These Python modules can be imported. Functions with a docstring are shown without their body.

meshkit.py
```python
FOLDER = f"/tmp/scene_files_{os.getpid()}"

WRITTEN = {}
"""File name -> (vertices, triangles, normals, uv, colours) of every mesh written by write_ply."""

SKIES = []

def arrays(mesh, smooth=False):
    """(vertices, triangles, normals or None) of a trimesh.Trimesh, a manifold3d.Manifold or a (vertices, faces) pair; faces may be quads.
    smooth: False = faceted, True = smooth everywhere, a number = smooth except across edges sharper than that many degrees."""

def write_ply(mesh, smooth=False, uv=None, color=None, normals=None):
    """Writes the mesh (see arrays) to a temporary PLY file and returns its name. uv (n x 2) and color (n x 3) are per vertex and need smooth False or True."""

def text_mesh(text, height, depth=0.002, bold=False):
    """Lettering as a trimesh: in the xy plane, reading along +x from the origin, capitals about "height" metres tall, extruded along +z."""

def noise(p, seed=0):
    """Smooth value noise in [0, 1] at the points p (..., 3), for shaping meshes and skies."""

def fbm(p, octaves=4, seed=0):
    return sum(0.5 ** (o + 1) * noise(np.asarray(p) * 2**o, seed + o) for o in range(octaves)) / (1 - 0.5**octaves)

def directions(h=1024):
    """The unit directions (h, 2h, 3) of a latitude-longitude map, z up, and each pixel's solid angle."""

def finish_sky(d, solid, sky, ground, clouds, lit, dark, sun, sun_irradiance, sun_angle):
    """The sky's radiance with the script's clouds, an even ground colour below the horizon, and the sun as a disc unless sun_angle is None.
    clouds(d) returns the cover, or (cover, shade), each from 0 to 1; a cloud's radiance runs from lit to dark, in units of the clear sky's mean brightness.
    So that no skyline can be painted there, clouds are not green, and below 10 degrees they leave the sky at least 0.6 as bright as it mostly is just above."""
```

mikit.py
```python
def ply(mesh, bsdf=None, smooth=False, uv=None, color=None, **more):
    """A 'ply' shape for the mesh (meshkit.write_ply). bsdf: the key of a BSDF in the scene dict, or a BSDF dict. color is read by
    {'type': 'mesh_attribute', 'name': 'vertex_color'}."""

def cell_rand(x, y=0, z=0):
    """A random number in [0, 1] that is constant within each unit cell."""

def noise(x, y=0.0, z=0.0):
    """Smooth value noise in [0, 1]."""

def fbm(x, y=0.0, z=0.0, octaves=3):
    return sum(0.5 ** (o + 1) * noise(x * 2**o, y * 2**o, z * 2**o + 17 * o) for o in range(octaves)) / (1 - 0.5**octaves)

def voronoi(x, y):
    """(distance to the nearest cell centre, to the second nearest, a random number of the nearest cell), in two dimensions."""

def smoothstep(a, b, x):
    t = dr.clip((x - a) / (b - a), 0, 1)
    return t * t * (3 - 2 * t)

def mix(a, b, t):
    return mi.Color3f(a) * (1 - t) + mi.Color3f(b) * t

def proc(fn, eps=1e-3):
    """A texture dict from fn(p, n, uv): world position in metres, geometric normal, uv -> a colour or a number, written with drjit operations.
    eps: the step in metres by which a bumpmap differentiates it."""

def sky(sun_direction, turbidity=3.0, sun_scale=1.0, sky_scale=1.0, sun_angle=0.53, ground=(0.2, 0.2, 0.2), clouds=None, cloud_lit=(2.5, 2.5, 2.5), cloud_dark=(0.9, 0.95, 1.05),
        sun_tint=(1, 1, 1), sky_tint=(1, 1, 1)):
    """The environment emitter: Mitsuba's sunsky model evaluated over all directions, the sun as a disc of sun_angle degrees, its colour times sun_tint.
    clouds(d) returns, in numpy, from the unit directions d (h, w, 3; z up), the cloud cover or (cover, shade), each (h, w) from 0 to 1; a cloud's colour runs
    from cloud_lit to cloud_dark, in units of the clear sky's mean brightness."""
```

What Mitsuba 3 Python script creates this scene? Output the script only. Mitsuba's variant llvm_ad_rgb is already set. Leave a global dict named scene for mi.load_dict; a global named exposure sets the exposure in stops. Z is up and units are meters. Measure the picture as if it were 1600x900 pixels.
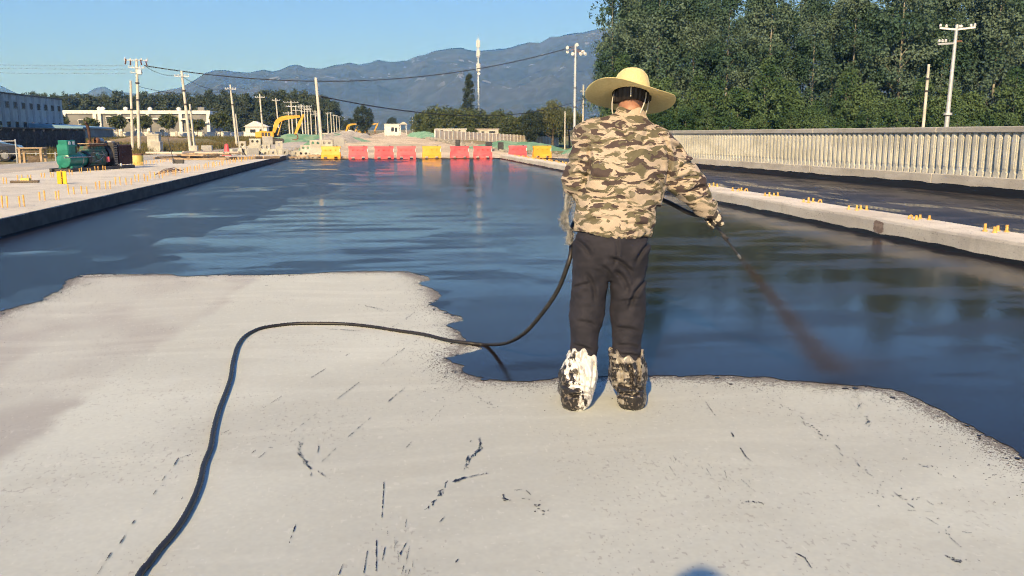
import math, random
import numpy as np, trimesh, manifold3d as m3, shapely, shapely.geometry as sg, shapely.ops, shapely.affinity
import drjit as dr, mitsuba as mi, mikit, meshkit
from mikit import noise, fbm, voronoi, cell_rand, smoothstep, mix, proc
T = mi.ScalarTransform4f
rnd = random.Random(7); R = np.random.default_rng(7)
scene, labels = {}, {}

# ---------------------------------------------------------------- camera, sky, sun, exposure
YAW, PITCH, EYE = math.radians(8.498), math.radians(9.791), (0.0, 0.0, 1.40)
FWD = np.array([math.sin(YAW) * math.cos(PITCH), math.cos(YAW) * math.cos(PITCH), -math.sin(PITCH)])
exposure = 2.35
SUN_AZ, SUN_EL = math.radians(201.0), math.radians(27.0)     # behind the photographer's left shoulder
SUN = [math.sin(SUN_AZ) * math.cos(SUN_EL), math.cos(SUN_AZ) * math.cos(SUN_EL), math.sin(SUN_EL)]
scene['sky_light'] = mikit.sky(SUN, turbidity=3, sun_tint=(1.0, 1.02, 0.98), sky_tint=(0.51, 0.718, 1.22))
scene['air'] = {'type': 'homogeneous', 'albedo': {'type': 'rgb', 'value': [0.95, 0.95, 0.95]},
                'sigma_t': {'type': 'rgb', 'value': [0.000032, 0.000085, 0.00019]}}
scene['camera'] = {'type': 'perspective', 'fov': 60.02, 'fov_axis': 'x', 'near_clip': 0.02, 'far_clip': 30000.0,
                   'to_world': T().look_at(origin=list(EYE), target=list(np.array(EYE) + FWD), up=[0, 0, 1]),
                   'medium': {'type': 'ref', 'id': 'air'}}

# ---------------------------------------------------------------- helpers
def numbered(key):
    if key not in scene and key not in labels: return key
    k = 1
    while f'{key}_{k:03d}' in scene or f'{key}_{k:03d}' in labels: k += 1
    return f'{key}_{k:03d}'

def tag(key, label=None, cat=None, group=None, kind=None):
    d = {}
    if label: d['label'] = label
    if cat: d['category'] = cat
    if group: d['group'] = group
    if kind: d['kind'] = kind
    labels[key] = d
    return key

def thing(name, label, cat, group=None):
    return tag(numbered(name), label, cat, group)

def obj(name, mesh, mat, parent=None, smooth=False, label=None, cat=None, group=None, kind=None, place=None, color=None):
    key = numbered((parent + '__' if parent else '') + name)
    if isinstance(mesh, MB): mesh = mesh.mesh()
    d = mesh if isinstance(mesh, dict) else mikit.ply(mesh, mat, smooth, color=color)
    if place is not None: d = {**d, 'to_world': place}
    scene[key] = d
    if label or kind or group or cat: tag(key, label, cat, group, kind)
    return key

def at(x, y, z=0.0, rz=0.0, s=1.0):
    return T().translate([float(x), float(y), float(z)]).rotate([0, 0, 1], float(rz)).scale(float(s) if not isinstance(s, (list, tuple)) else list(s))

def unit(v):
    v = np.asarray(v, float); return v / np.linalg.norm(v)

class MB:
    """collects pieces into one mesh"""
    def __init__(s): s.v, s.f, s.n = [], [], 0
    def add(s, v, f):
        v, f = np.asarray(v, float), np.asarray(f, int)
        if f.shape[1] == 4: f = np.vstack([f[:, [0, 1, 2]], f[:, [0, 2, 3]]])
        s.v.append(v); s.f.append(f + s.n); s.n += len(v); return s
    def tm(s, m): return s.add(m.vertices, m.faces)
    def man(s, m):
        q = m.to_mesh(); return s.add(q.vert_properties[:, :3], q.tri_verts)
    def box(s, c, size, rz=0.0, bev=0.0, rot=None):
        c, h = np.asarray(c, float), np.asarray(size, float) / 2
        if bev > 0:
            P = [[sx * (h[0] - (bev if k != 0 else 0)), sy * (h[1] - (bev if k != 1 else 0)), sz * (h[2] - (bev if k != 2 else 0))]
                 for k in range(3) for sx in (-1, 1) for sy in (-1, 1) for sz in (-1, 1)]
            m = trimesh.convex.convex_hull(np.array(P)); v, f = np.array(m.vertices), np.array(m.faces)
        else:
            v = np.array([[x, y, z] for x in (-1, 1) for y in (-1, 1) for z in (-1, 1)]) * h
            f = np.array([[0, 1, 3], [0, 3, 2], [4, 6, 7], [4, 7, 5], [0, 4, 5], [0, 5, 1], [2, 3, 7], [2, 7, 6], [0, 2, 6], [0, 6, 4], [1, 5, 7], [1, 7, 3]])
        if rot is not None: v = v @ np.asarray(rot).T
        if rz:
            a = math.radians(rz); q = np.array([[math.cos(a), -math.sin(a), 0], [math.sin(a), math.cos(a), 0], [0, 0, 1]]); v = v @ q.T
        return s.add(v + c, f)
    def beam(s, a, b, w, h=None, bev=0.0):
        """a bar from a to b, w wide, h high"""
        a, b = np.asarray(a, float), np.asarray(b, float); d = b - a; l = np.linalg.norm(d); x = d / l
        up = np.array([0, 0, 1.0]) if abs(x[2]) < 0.95 else np.array([0, 1.0, 0])
        y = unit(np.cross(up, x)); z = np.cross(x, y)
        return s.box((a + b) / 2, (l, w, h or w), bev=bev, rot=np.stack([x, y, z], 1))
    def tube(s, pts, r, n=8, cap=True):
        P = np.asarray(pts, float); r = np.broadcast_to(np.asarray(r, float), len(P))
        t = np.gradient(P, axis=0); t /= np.linalg.norm(t, axis=1, keepdims=True) + 1e-12
        u = np.cross(t[0], [0, 0, 1] if abs(t[0][2]) < 0.9 else [1, 0, 0]); u /= np.linalg.norm(u)
        ang = np.arange(n) * 2 * np.pi / n; rings = []
        for p, d, q in zip(P, t, r):
            u = u - d * (u @ d); u /= np.linalg.norm(u); w = np.cross(d, u)
            rings.append(p + q * (np.cos(ang)[:, None] * u + np.sin(ang)[:, None] * w))
        v = np.vstack(rings); f = []; m = len(P)
        i = np.arange(n); j = (i + 1) % n
        for k in range(m - 1):
            f += np.stack([k * n + i, k * n + j, (k + 1) * n + j, (k + 1) * n + i], 1).tolist()
        f = np.array(f); f = np.vstack([f[:, [0, 1, 2]], f[:, [0, 2, 3]]])
        if cap:
            v = np.vstack([v, P[:1], P[-1:]]); a, b = len(v) - 2, len(v) - 1
            f = np.vstack([f, np.stack([j, i, i * 0 + a], 1), np.stack([(m - 1) * n + i, (m - 1) * n + j, i * 0 + b], 1)])
        return s.add(v, f)
    def lathe(s, prof, n=24, c=(0, 0, 0), rot=None):
        """prof: (radius, z) from bottom to top round z"""
        prof = np.asarray(prof, float); ang = np.arange(n) * 2 * np.pi / n
        v = np.vstack([np.stack([q * np.cos(ang), q * np.sin(ang), ang * 0 + z], 1) for q, z in prof])
        i = np.arange(n); j = (i + 1) % n; f = []
        for k in range(len(prof) - 1):
            f += np.stack([k * n + i, k * n + j, (k + 1) * n + j, (k + 1) * n + i], 1).tolist()
        f = np.array(f); f = np.vstack([f[:, [0, 1, 2]], f[:, [0, 2, 3]]])
        if rot is not None: v = v @ np.asarray(rot).T
        return s.add(v + np.asarray(c, float), f)
    def sheet(s, poly, z, h=None):
        for g in getattr(poly, 'geoms', [poly]):
            if g.area < 1e-7: continue
            if h: 
                m = trimesh.creation.extrude_polygon(g, h, engine='earcut'); s.add(m.vertices + [0, 0, z], m.faces)
            else:
                v, f = trimesh.creation.triangulate_polygon(g, engine='earcut'); s.add(np.column_stack([v, np.full(len(v), z)]), f)
        return s
    def mesh(s): return trimesh.Trimesh(np.vstack(s.v), np.vstack(s.f), process=False)

def rotm(axis, deg): return trimesh.transformations.rotation_matrix(math.radians(deg), axis)[:3, :3]
RX90 = rotm([0, 1, 0], 90)      # z axis -> x axis
RY90 = rotm([1, 0, 0], -90)     # z axis -> y axis

def smoothline(P, n):
    """n points on a Catmull-Rom curve through P"""
    P = np.asarray(P, float); Q = np.vstack([2 * P[0] - P[1], P, 2 * P[-1] - P[-2]])
    t = np.linspace(0, len(P) - 1.000001, n); i = t.astype(int); u = (t - i)[:, None]
    a, b, c, d = Q[i], Q[i + 1], Q[i + 2], Q[i + 3]
    return 0.5 * (2 * b + (c - a) * u + (2 * a - 5 * b + 4 * c - d) * u**2 + (3 * b - a - 3 * c + d) * u**3)

def surfnet(fn, lo, hi, h):
    """the surface fn = 0 (negative inside) as a closed mesh"""
    lo, hi = np.asarray(lo, float), np.asarray(hi, float); n = np.ceil((hi - lo) / h).astype(int) + 1
    ax = [lo[k] + h * np.arange(n[k]) for k in range(3)]
    P = np.stack(np.meshgrid(*ax, indexing='ij'), -1)
    V = fn(P.reshape(-1, 3)).reshape(n)
    C = [V[a:n[0] - 1 + a, b:n[1] - 1 + b, c:n[2] - 1 + c] for a, b, c in np.ndindex(2, 2, 2)]
    ins = sum((c < 0).astype(int) for c in C); act = (ins > 0) & (ins < 8)
    idx = np.full(act.shape, -1); idx[act] = np.arange(act.sum())
    acc, cnt = np.zeros((act.sum(), 3)), np.zeros((act.sum(), 1))
    off = np.array(list(np.ndindex(2, 2, 2)), float); vals = [c[act] for c in C]
    for i in range(8):
        for j in range(i + 1, 8):
            if np.abs(off[i] - off[j]).sum() == 1:
                a, b = vals[i], vals[j]; x = (a < 0) != (b < 0); t = np.where(x, a / np.where(x, a - b, 1), 0)[:, None]
                acc += np.where(x[:, None], off[i] + (off[j] - off[i]) * t, 0); cnt += x[:, None]
    v = lo + h * (np.argwhere(act) + acc / np.maximum(cnt, 1))
    f = []
    for k in range(3):
        a, b = [q for q in range(3) if q != k]
        s0 = [slice(0, n[q] - 1) for q in range(3)]; s1 = list(s0); s1[k] = slice(1, n[k])
        for q in (a, b): s0[q] = s1[q] = slice(1, n[q] - 1)
        A, B = V[tuple(s0)] < 0, V[tuple(s1)] < 0
        for flip, m in ((False, A & ~B), (True, ~A & B)):
            e = np.argwhere(m)
            if not len(e): continue
            e[:, a] += 1; e[:, b] += 1
            def cell(da, db):
                c = e.copy(); c[:, a] -= da; c[:, b] -= db; return idx[c[:, 0], c[:, 1], c[:, 2]]
            q = np.stack([cell(1, 1), cell(0, 1), cell(0, 0), cell(1, 0)], 1)
            if (k == 1) != flip: q = q[:, ::-1]
            f += [q[:, [0, 1, 2]], q[:, [0, 2, 3]]]
    return trimesh.Trimesh(v, np.vstack(f), process=False)

def bone(p, a, b, ra, rb=None, sc=(1, 1, 1)):
    rb = ra if rb is None else rb; sc = np.asarray(sc, float)
    p, a, b = p * sc, np.asarray(a, float) * sc, np.asarray(b, float) * sc; d = b - a
    h = np.clip((p - a) @ d / max(d @ d, 1e-9), 0, 1)
    return np.linalg.norm(p - a - h[:, None] * d, axis=1) - (ra + (rb - ra) * h)

def ball(p, c, r):
    r = np.asarray(r, float); q = (p - np.asarray(c, float)) / r
    return (np.linalg.norm(q, axis=1) - 1) * r.min()

def smin(k, *ds):
    out = ds[0]
    for d in ds[1:]:
        h = np.clip(0.5 + 0.5 * (d - out) / k, 0, 1); out = d * (1 - h) + out * h - k * h * (1 - h)
    return out

def wrinkle(p, d, freq, amp, seed, sc=(1, 1, 1)):
    """adds folds of height amp to the distances near the surface"""
    near = np.abs(d) < 4 * amp + 0.03; out = d.copy()
    q = p[near] * freq * np.asarray(sc, float)
    w = np.abs(2 * meshkit.noise(q + 0.7 * meshkit.noise(q * 0.6, seed + 5)[:, None], seed) - 1)
    w2 = meshkit.noise(q * 2.3, seed + 9)
    out[near] -= amp * (0.8 - 1.4 * w) + 0.4 * amp * (w2 - 0.5)
    return out

def folds(p, d, segs, flip=1):
    """creases across the back of a garment: (u0, z0, u1, z1, depth, width) in the wearer's frame"""
    near = (np.abs(d) < 0.06); q = p[near][:, [0, 2]]; vback = p[near][:, 1]; out = d.copy(); add = np.zeros(len(q))
    for u0, z0, u1, z1, a, w in segs:
        s0, e = np.array([u0, z0]), np.array([u1 - u0, z1 - z0]); L = np.linalg.norm(e); e = e / L; r = q - s0; t = r @ e
        bend = 0.10 * L * np.sin(np.clip(t / L, 0, 1) * np.pi); s = r @ np.array([-e[1], e[0]]) - bend; m = np.clip(np.minimum(t, L - t) / (0.25 * L) + 0.25, 0, 1)
        add += m * a * (np.exp(-(s / w) ** 2) - 0.75 * np.exp(-((s - 1.9 * w) / (1.2 * w)) ** 2) - 0.35 * np.exp(-((s + 2.1 * w) / (1.3 * w)) ** 2))
    out[near] += add * (vback < 0.09); return out

def rise(x, y):
    """height of the natural ground"""
    x, y = np.asarray(x, float), np.asarray(y, float)
    s = np.clip((x - 15) / 25, 0, 1); s = s * s * (3 - 2 * s)
    up = np.clip(y - 60, 0, None); far = np.clip(up / 60, 0, 1)
    return -0.12 + 0.0062 * up * far - 2.2 * s * np.clip((320 - y) / 120, 0, 1)
# ---------------------------------------------------------------- materials
def rgb(*c): return {'type': 'rgb', 'value': list(c)}
def pr(key, color, rough=0.6, **k):
    scene[key] = {'type': 'twosided', 'bsdf': {'type': 'principled', 'base_color': color if isinstance(color, dict) else rgb(*color), 'roughness': rough, **k}}
    return key
def speck(c1, c2, scale, lo=0.35, hi=0.65, seed=0.0, octv=3):
    a, b = mi.Color3f(c1), mi.Color3f(c2)
    return proc(lambda p, n, uv: mix(c1, c2, smoothstep(lo, hi, fbm(p.x * scale + seed, p.y * scale + seed, p.z * scale, octv))))

SPRAY_LINE = [(-3.1, -9), (-3.06, 6), (-3.0, 7.6), (-3.0, 9.3), (-2.1, 9.35), (.2, 9.2), (.45, 8.6), (.5, 7.5), (.58, 6.6), (.55, 5.9), (.42, 5.4), (.55, 5.0), (.9, 4.9), (1.7, 4.87), (2.3, 4.7), (2.78, 4.4), (2.82, 3.5), (2.65, -9)]
def spray_distance(x, y):
    d = mi.Float(1e6)
    for (x0, y0), (x1, y1) in zip(SPRAY_LINE, SPRAY_LINE[1:]):
        ex, ey = x1 - x0, y1 - y0; t = dr.clip(((x - x0) * ex + (y - y0) * ey) / (ex * ex + ey * ey), 0, 1)
        d = dr.minimum(d, dr.square(x - x0 - t * ex) + dr.square(y - y0 - t * ey))
    return dr.sqrt(d)
def deck_color(p, n, uv):
    x, y = p.x, p.y
    broad = fbm(x * 0.7 + 3, y * 0.7, 0, 4)
    c = mix((0.435, 0.452, 0.40), (0.51, 0.535, 0.475), smoothstep(0.3, 0.7, broad))
    # the strip on the left poured separately: greyer, with its own edge
    edge = x + 1.55 + 0.10 * (y - 5.5) * -1.0 + 0.14 * (noise(y * 1.7, 3.3) - 0.5) + 0.13 * (fbm(x * 6, y * 5, 0, 4) - 0.5)
    grey = 1 - smoothstep(-0.06, 0.06, edge)
    c = mix(c, mi.Color3f(0.36, 0.355, 0.32), grey * (0.35 + 0.6 * smoothstep(0.35, 0.65, fbm(x * 1.9, y * 1.1, 5, 3))))
    # trowel sweeps and pale laitance patches
    sweep = fbm(x * 1.3 + 2 * noise(x * .5, y * .5), y * 9.0 + 3 * noise(x * 0.9, y * 0.9), 2, 3)
    c = mix(c, mi.Color3f(0.59, 0.61, 0.545), 0.16 * smoothstep(0.50, 0.78, sweep))
    c = mix(c, mi.Color3f(0.40, 0.405, 0.35), 0.22 * smoothstep(0.60, 0.75, fbm(x * 2.2 + 40, y * 5.0, 9, 4)))
    fine = fbm(x * 60, y * 60, 1, 3)
    c = c * (0.95 + 0.10 * fine)
    # grit and small tar dots
    g = smoothstep(0.84, 0.89, noise(x * 95, y * 60, 7)) * smoothstep(0.45, 0.62, fbm(x * 2.1, y * 2.1, 11, 3))
    c = mix(c, mi.Color3f(0.17, 0.15, 0.135), 0.32 * g)
    g2 = smoothstep(0.90, 0.93, noise(x * 60 + 9, y * 45, 21))
    c = mix(c, mi.Color3f(0.64, 0.64, 0.59), 0.25 * g2)
    # brown tar droplets drifted past the sprayed edge: separate specks, thick near it and thinning out in drifts
    d = spray_distance(x, y); drift = smoothstep(0.36, 0.62, fbm(x * 1.4 + 8, y * 1.2, 14, 3))
    share = 0.52 * dr.exp(-d / 0.13) + 0.28 * dr.exp(-d / 0.45) * (0.35 + 0.65 * drift)
    s1 = smoothstep(0.0, 0.05, share - 0.12 - 0.76 * noise(x * 150, y * 150, 31)); s2 = smoothstep(0.0, 0.05, share - 0.25 - 0.70 * noise(x * 55 + 5, y * 55, 37))
    return mix(c, mi.Color3f(0.135, 0.115, 0.10), dr.maximum(0.8 * s1, 0.6 * s2))
def deck_bump(p, n, uv):
    return 0.25 * fbm(p.x * 4, p.y * 9 + 2 * noise(p.x, p.y), 0, 3) + 0.12 * noise(p.x * 90, p.y * 90, 3)
scene['concrete_deck'] = {'type': 'twosided', 'bsdf': {'type': 'bumpmap', 'bsdf': {'type': 'principled', 'base_color': proc(deck_color), 'roughness': 0.75},
                          'tex': proc(deck_bump, 2e-3), 'scale': 0.006}}

def old_concrete(c1, c2, seed):
    def f(p, n, uv):
        a = fbm(p.x * 1.1 + seed, p.y * 1.1, p.z * 2.5, 4)
        c = mix(c1, c2, smoothstep(0.3, 0.7, a))
        run = smoothstep(0.58, 0.72, fbm(p.x * 6 + seed, p.y * 6, p.z * 0.7, 3))
        c = mix(c, mi.Color3f(c1) * 0.6, 0.22 * run)
        pit = smoothstep(0.80, 0.88, noise(p.x * 45, p.y * 45, p.z * 45 + seed))
        return mix(c, mi.Color3f(0.16, 0.15, 0.14), 0.45 * pit) * (0.9 + 0.2 * noise(p.x * 70, p.y * 70, p.z * 70))
    return proc(f)
pr('concrete_kerb', old_concrete((0.40, 0.37, 0.32), (0.50, 0.47, 0.41), 3.0), 0.85)
pr('concrete_slab', old_concrete((0.365, 0.35, 0.305), (0.44, 0.42, 0.37), 8.0), 0.85)
pr('concrete_rail', old_concrete((0.44, 0.435, 0.385), (0.55, 0.545, 0.485), 13.0), 0.8)
pr('concrete_cap', old_concrete((0.34, 0.325, 0.29), (0.42, 0.405, 0.365), 53.0), 0.85)
pr('concrete_pale', old_concrete((0.43, 0.41, 0.35), (0.55, 0.53, 0.46), 23.0), 0.85)
pr('concrete_pole', old_concrete((0.52, 0.49, 0.42), (0.64, 0.61, 0.53), 33.0), 0.8)
pr('concrete_grey', old_concrete((0.34, 0.33, 0.31), (0.44, 0.43, 0.40), 43.0), 0.85)

# sprayed bitumen: a wet film that mirrors, and older passes already gone dull
def film(p, n, uv):
    """1 where the film is dull"""
    x, y = p.x, p.y
    w = 0.9 * (fbm(x * 1.2, y * 1.2, 3, 3) - 0.5)
    left = smoothstep(0.0, 0.05, -2.7 - x + 0.10 * (y - 9) + 1.6 * (fbm(x * 0.55 + 4, y * 0.5, 1, 3) - 0.5) + 0.35 * (noise(x * 3, y * 2.2, 5) - 0.5))
    isle = smoothstep(0.64, 0.67, fbm(x * 0.9 + 21, y * 0.8 + 3, 7, 3))
    left = left * (1 - isle); rt = smoothstep(0.4, 2.6, x)
    strip = smoothstep(0.50, 0.64, fbm(x * 0.30 + 2 + w, y * 0.62 + 9, 2, 5))
    dash = smoothstep(0.53, 0.66, fbm(x * 1.0 + 5 + w, y * 2.9, 12, 5))
    far_in = smoothstep(5.2, 9.0, y)
    right = 0.6 * smoothstep(2.6, 4.0, x) * smoothstep(0.54, 0.62, fbm(x * 0.7 + w, y * 1.3, 31, 4))
    return dr.clip(dr.maximum(dr.maximum(left, far_in * (0.75 - 0.70 * rt) * strip), dr.maximum((0.8 - 0.6 * rt) * dash, 0.28 * right)), 0, 1)
def film_bump(p, n, uv):
    return 0.16 * fbm(p.x * 2.2, p.y * 2.2, 0, 3) + 0.13 * noise(p.x * 30, p.y * 30, 4) + 0.07 * noise(p.x * 95, p.y * 95, 4)
def film_rough(p, n, uv):
    return 0.085 + 0.13 * smoothstep(0.42, 0.66, fbm(p.x * 0.9, p.y * 2.6, 17, 4))
scene['bitumen'] = {'type': 'twosided', 'bsdf': {'type': 'bumpmap', 'scale': 0.0026, 'tex': proc(film_bump, 4e-3), 'bsdf': {'type': 'blendbsdf', 'weight': proc(film),
    'wet': {'type': 'principled', 'base_color': rgb(0.015, 0.0115, 0.0105), 'roughness': proc(film_rough), 'specular': 0.145},
    'dull': {'type': 'principled', 'base_color': rgb(0.013, 0.012, 0.016), 'roughness': 0.30, 'specular': 0.055}}}}
def film2(p, n, uv):
    x, y = p.x, p.y; w = 0.9 * (fbm(x * 1.1, y * 1.1, 3, 3) - 0.5)
    return 1 - 0.7 * smoothstep(0.53, 0.64, fbm(x * 2.2 + w, y * 0.55 + 4, 41, 4))
scene['bitumen_lane'] = {'type': 'twosided', 'bsdf': {'type': 'bumpmap', 'scale': 0.0026, 'tex': proc(film_bump, 4e-3), 'bsdf': {'type': 'blendbsdf', 'weight': proc(film2),
    'wet': {'type': 'principled', 'base_color': rgb(0.010, 0.010, 0.013), 'roughness': 0.08, 'specular': 0.30},
    'dull': {'type': 'principled', 'base_color': speck((0.020, 0.018, 0.019), (0.045, 0.040, 0.038), 1.3), 'roughness': 0.46, 'specular': 0.16}}}}
pr('tar', (0.011, 0.010, 0.010), 0.42)
pr('tar_brown', speck((0.022, 0.017, 0.014), (0.07, 0.055, 0.045), 60), 0.6)
pr('old_tar', speck((0.05, 0.046, 0.043), (0.075, 0.068, 0.062), 5.0), 0.75)

def earth(p, n, uv):
    x, y = p.x, p.y
    d = fbm(x * 0.05, y * 0.05, 1, 4); e = fbm(x * 0.6, y * 0.6, 2, 4); g = fbm(x * 0.013 + 5, y * 0.013, 3, 3)
    c = mix((0.17, 0.135, 0.085), (0.12, 0.115, 0.055), smoothstep(0.42, 0.6, d))
    c = mix(c, mi.Color3f(0.23, 0.16, 0.10), 0.7 * smoothstep(0.55, 0.7, e))
    c = mix(c, mi.Color3f(0.07, 0.085, 0.035), smoothstep(0.5, 0.62, g))
    return c * (0.7 + 0.6 * fbm(x * 5, y * 5, 4, 3))
pr('earth', proc(earth), 0.95)
def dust_road(p, n, uv):
    x, y = p.x, p.y
    c = mix((0.30, 0.25, 0.185), (0.39, 0.33, 0.25), smoothstep(0.35, 0.65, fbm(x * 0.5, y * 0.12, 1, 4)))
    c = mix(c, mi.Color3f(0.28, 0.24, 0.19), 0.6 * smoothstep(0.55, 0.68, fbm(x * 1.3, y * 0.4, 6, 3)))
    return c * (0.8 + 0.4 * fbm(x * 8, y * 8, 2, 2))
pr('dust_road', proc(dust_road), 0.95)
def grey_road(p, n, uv):
    x, y = p.x, p.y
    c = mix((0.235, 0.23, 0.215), (0.29, 0.28, 0.26), smoothstep(0.35, 0.65, fbm(x * 0.7, y * 0.13, 1, 4)))
    c = mix(c, mi.Color3f(0.33, 0.295, 0.235), 0.8 * smoothstep(0.5, 0.68, fbm(x * 0.9, y * 0.5, 6, 4)))
    return c * (0.85 + 0.3 * fbm(x * 12, y * 12, 2, 2))
pr('grey_road', proc(grey_road), 0.9)

def rockface(p, n, uv):
    x, y, z = p.x, p.y, p.z
    c = mix((0.022, 0.028, 0.014), (0.040, 0.042, 0.022), smoothstep(0.35, 0.65, fbm(x * 0.006, y * 0.006, z * 0.006, 4)))
    c = c * (0.55 + 0.9 * fbm(x * 0.03, y * 0.03, z * 0.03, 3))
    r = smoothstep(0.56, 0.62, fbm(x * 0.016 + 7, y * 0.016, z * 0.02, 3)) * smoothstep(0.62, 0.70, noise(x * 0.05, y * 0.05, z * 0.035)) * smoothstep(0.44, 0.56, fbm(x * 0.002 + 3, y * 0.002, z * 0.002, 2))
    return mix(c, mi.Color3f(0.20, 0.19, 0.165), 0.6 * r)
pr('mountain_scrub', proc(rockface), 1.0)

def leafmat(key, c1, c2, scale=0.9, trans=0.55, rough=0.45):
    scene[key] = {'type': 'principledthin', 'base_color': proc(lambda p, n, uv: mix(c1, c2, smoothstep(0.25, 0.75, fbm(p.x * scale, p.y * scale, p.z * scale, 2))) * (0.75 + 0.5 * cell_rand(p.x * 7, p.y * 7, p.z * 7))),
                  'roughness': rough, 'diff_trans': trans, 'eta': 1.4}
    return key
leafmat('leaf_poplar', (0.070, 0.130, 0.088), (0.170, 0.240, 0.175), scale=0.33, rough=0.34)
leafmat('leaf_young', (0.058, 0.115, 0.054), (0.130, 0.200, 0.095), scale=0.4)
leafmat('leaf_bush', (0.085, 0.115, 0.050), (0.135, 0.155, 0.068))
leafmat('leaf_willow', (0.125, 0.145, 0.060), (0.175, 0.185, 0.085))
leafmat('leaf_dark', (0.045, 0.065, 0.040), (0.075, 0.095, 0.055))
leafmat('leaf_pine', (0.068, 0.098, 0.068), (0.112, 0.138, 0.088), scale=0.3)
leafmat('straw_grass', (0.20, 0.155, 0.075), (0.13, 0.135, 0.055), scale=0.15, rough=0.7)
pr('bark_pale', speck((0.36, 0.34, 0.28), (0.20, 0.18, 0.14), 3.0), 0.9)
pr('bark_dark', speck((0.09, 0.07, 0.05), (0.15, 0.12, 0.09), 4.0), 0.95)

pr('white_paint', speck((0.74, 0.73, 0.69), (0.64, 0.63, 0.58), 2.0), 0.6)
pr('cream_panel', speck((0.60, 0.52, 0.44), (0.52, 0.44, 0.37), 0.6), 0.75)
pr('grey_panel', speck((0.17, 0.17, 0.165), (0.22, 0.22, 0.21), 0.5), 0.7)
pr('bluegrey_panel', speck((0.27, 0.315, 0.33), (0.33, 0.365, 0.37), 0.8), 0.55)
pr('bluegrey_dark', speck((0.19, 0.225, 0.24), (0.23, 0.26, 0.275), 0.8), 0.55)
pr('blue_roof', (0.16, 0.30, 0.42), 0.4)
pr('dark_net', speck((0.030, 0.030, 0.032), (0.055, 0.052, 0.05), 6.0), 0.9)
pr('window_glass', (0.03, 0.035, 0.04), 0.08)
pr('red_plastic', speck((0.66, 0.085, 0.100), (0.74, 0.135, 0.145), 2.5), 0.42)
pr('yellow_plastic', speck((0.78, 0.355, 0.03), (0.80, 0.41, 0.05), 2.5), 0.42)
pr('yellow_paint', speck((0.62, 0.34, 0.035), (0.70, 0.42, 0.06), 1.5), 0.45)
pr('yellow_bright', (0.80, 0.52, 0.03), 0.4)
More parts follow.
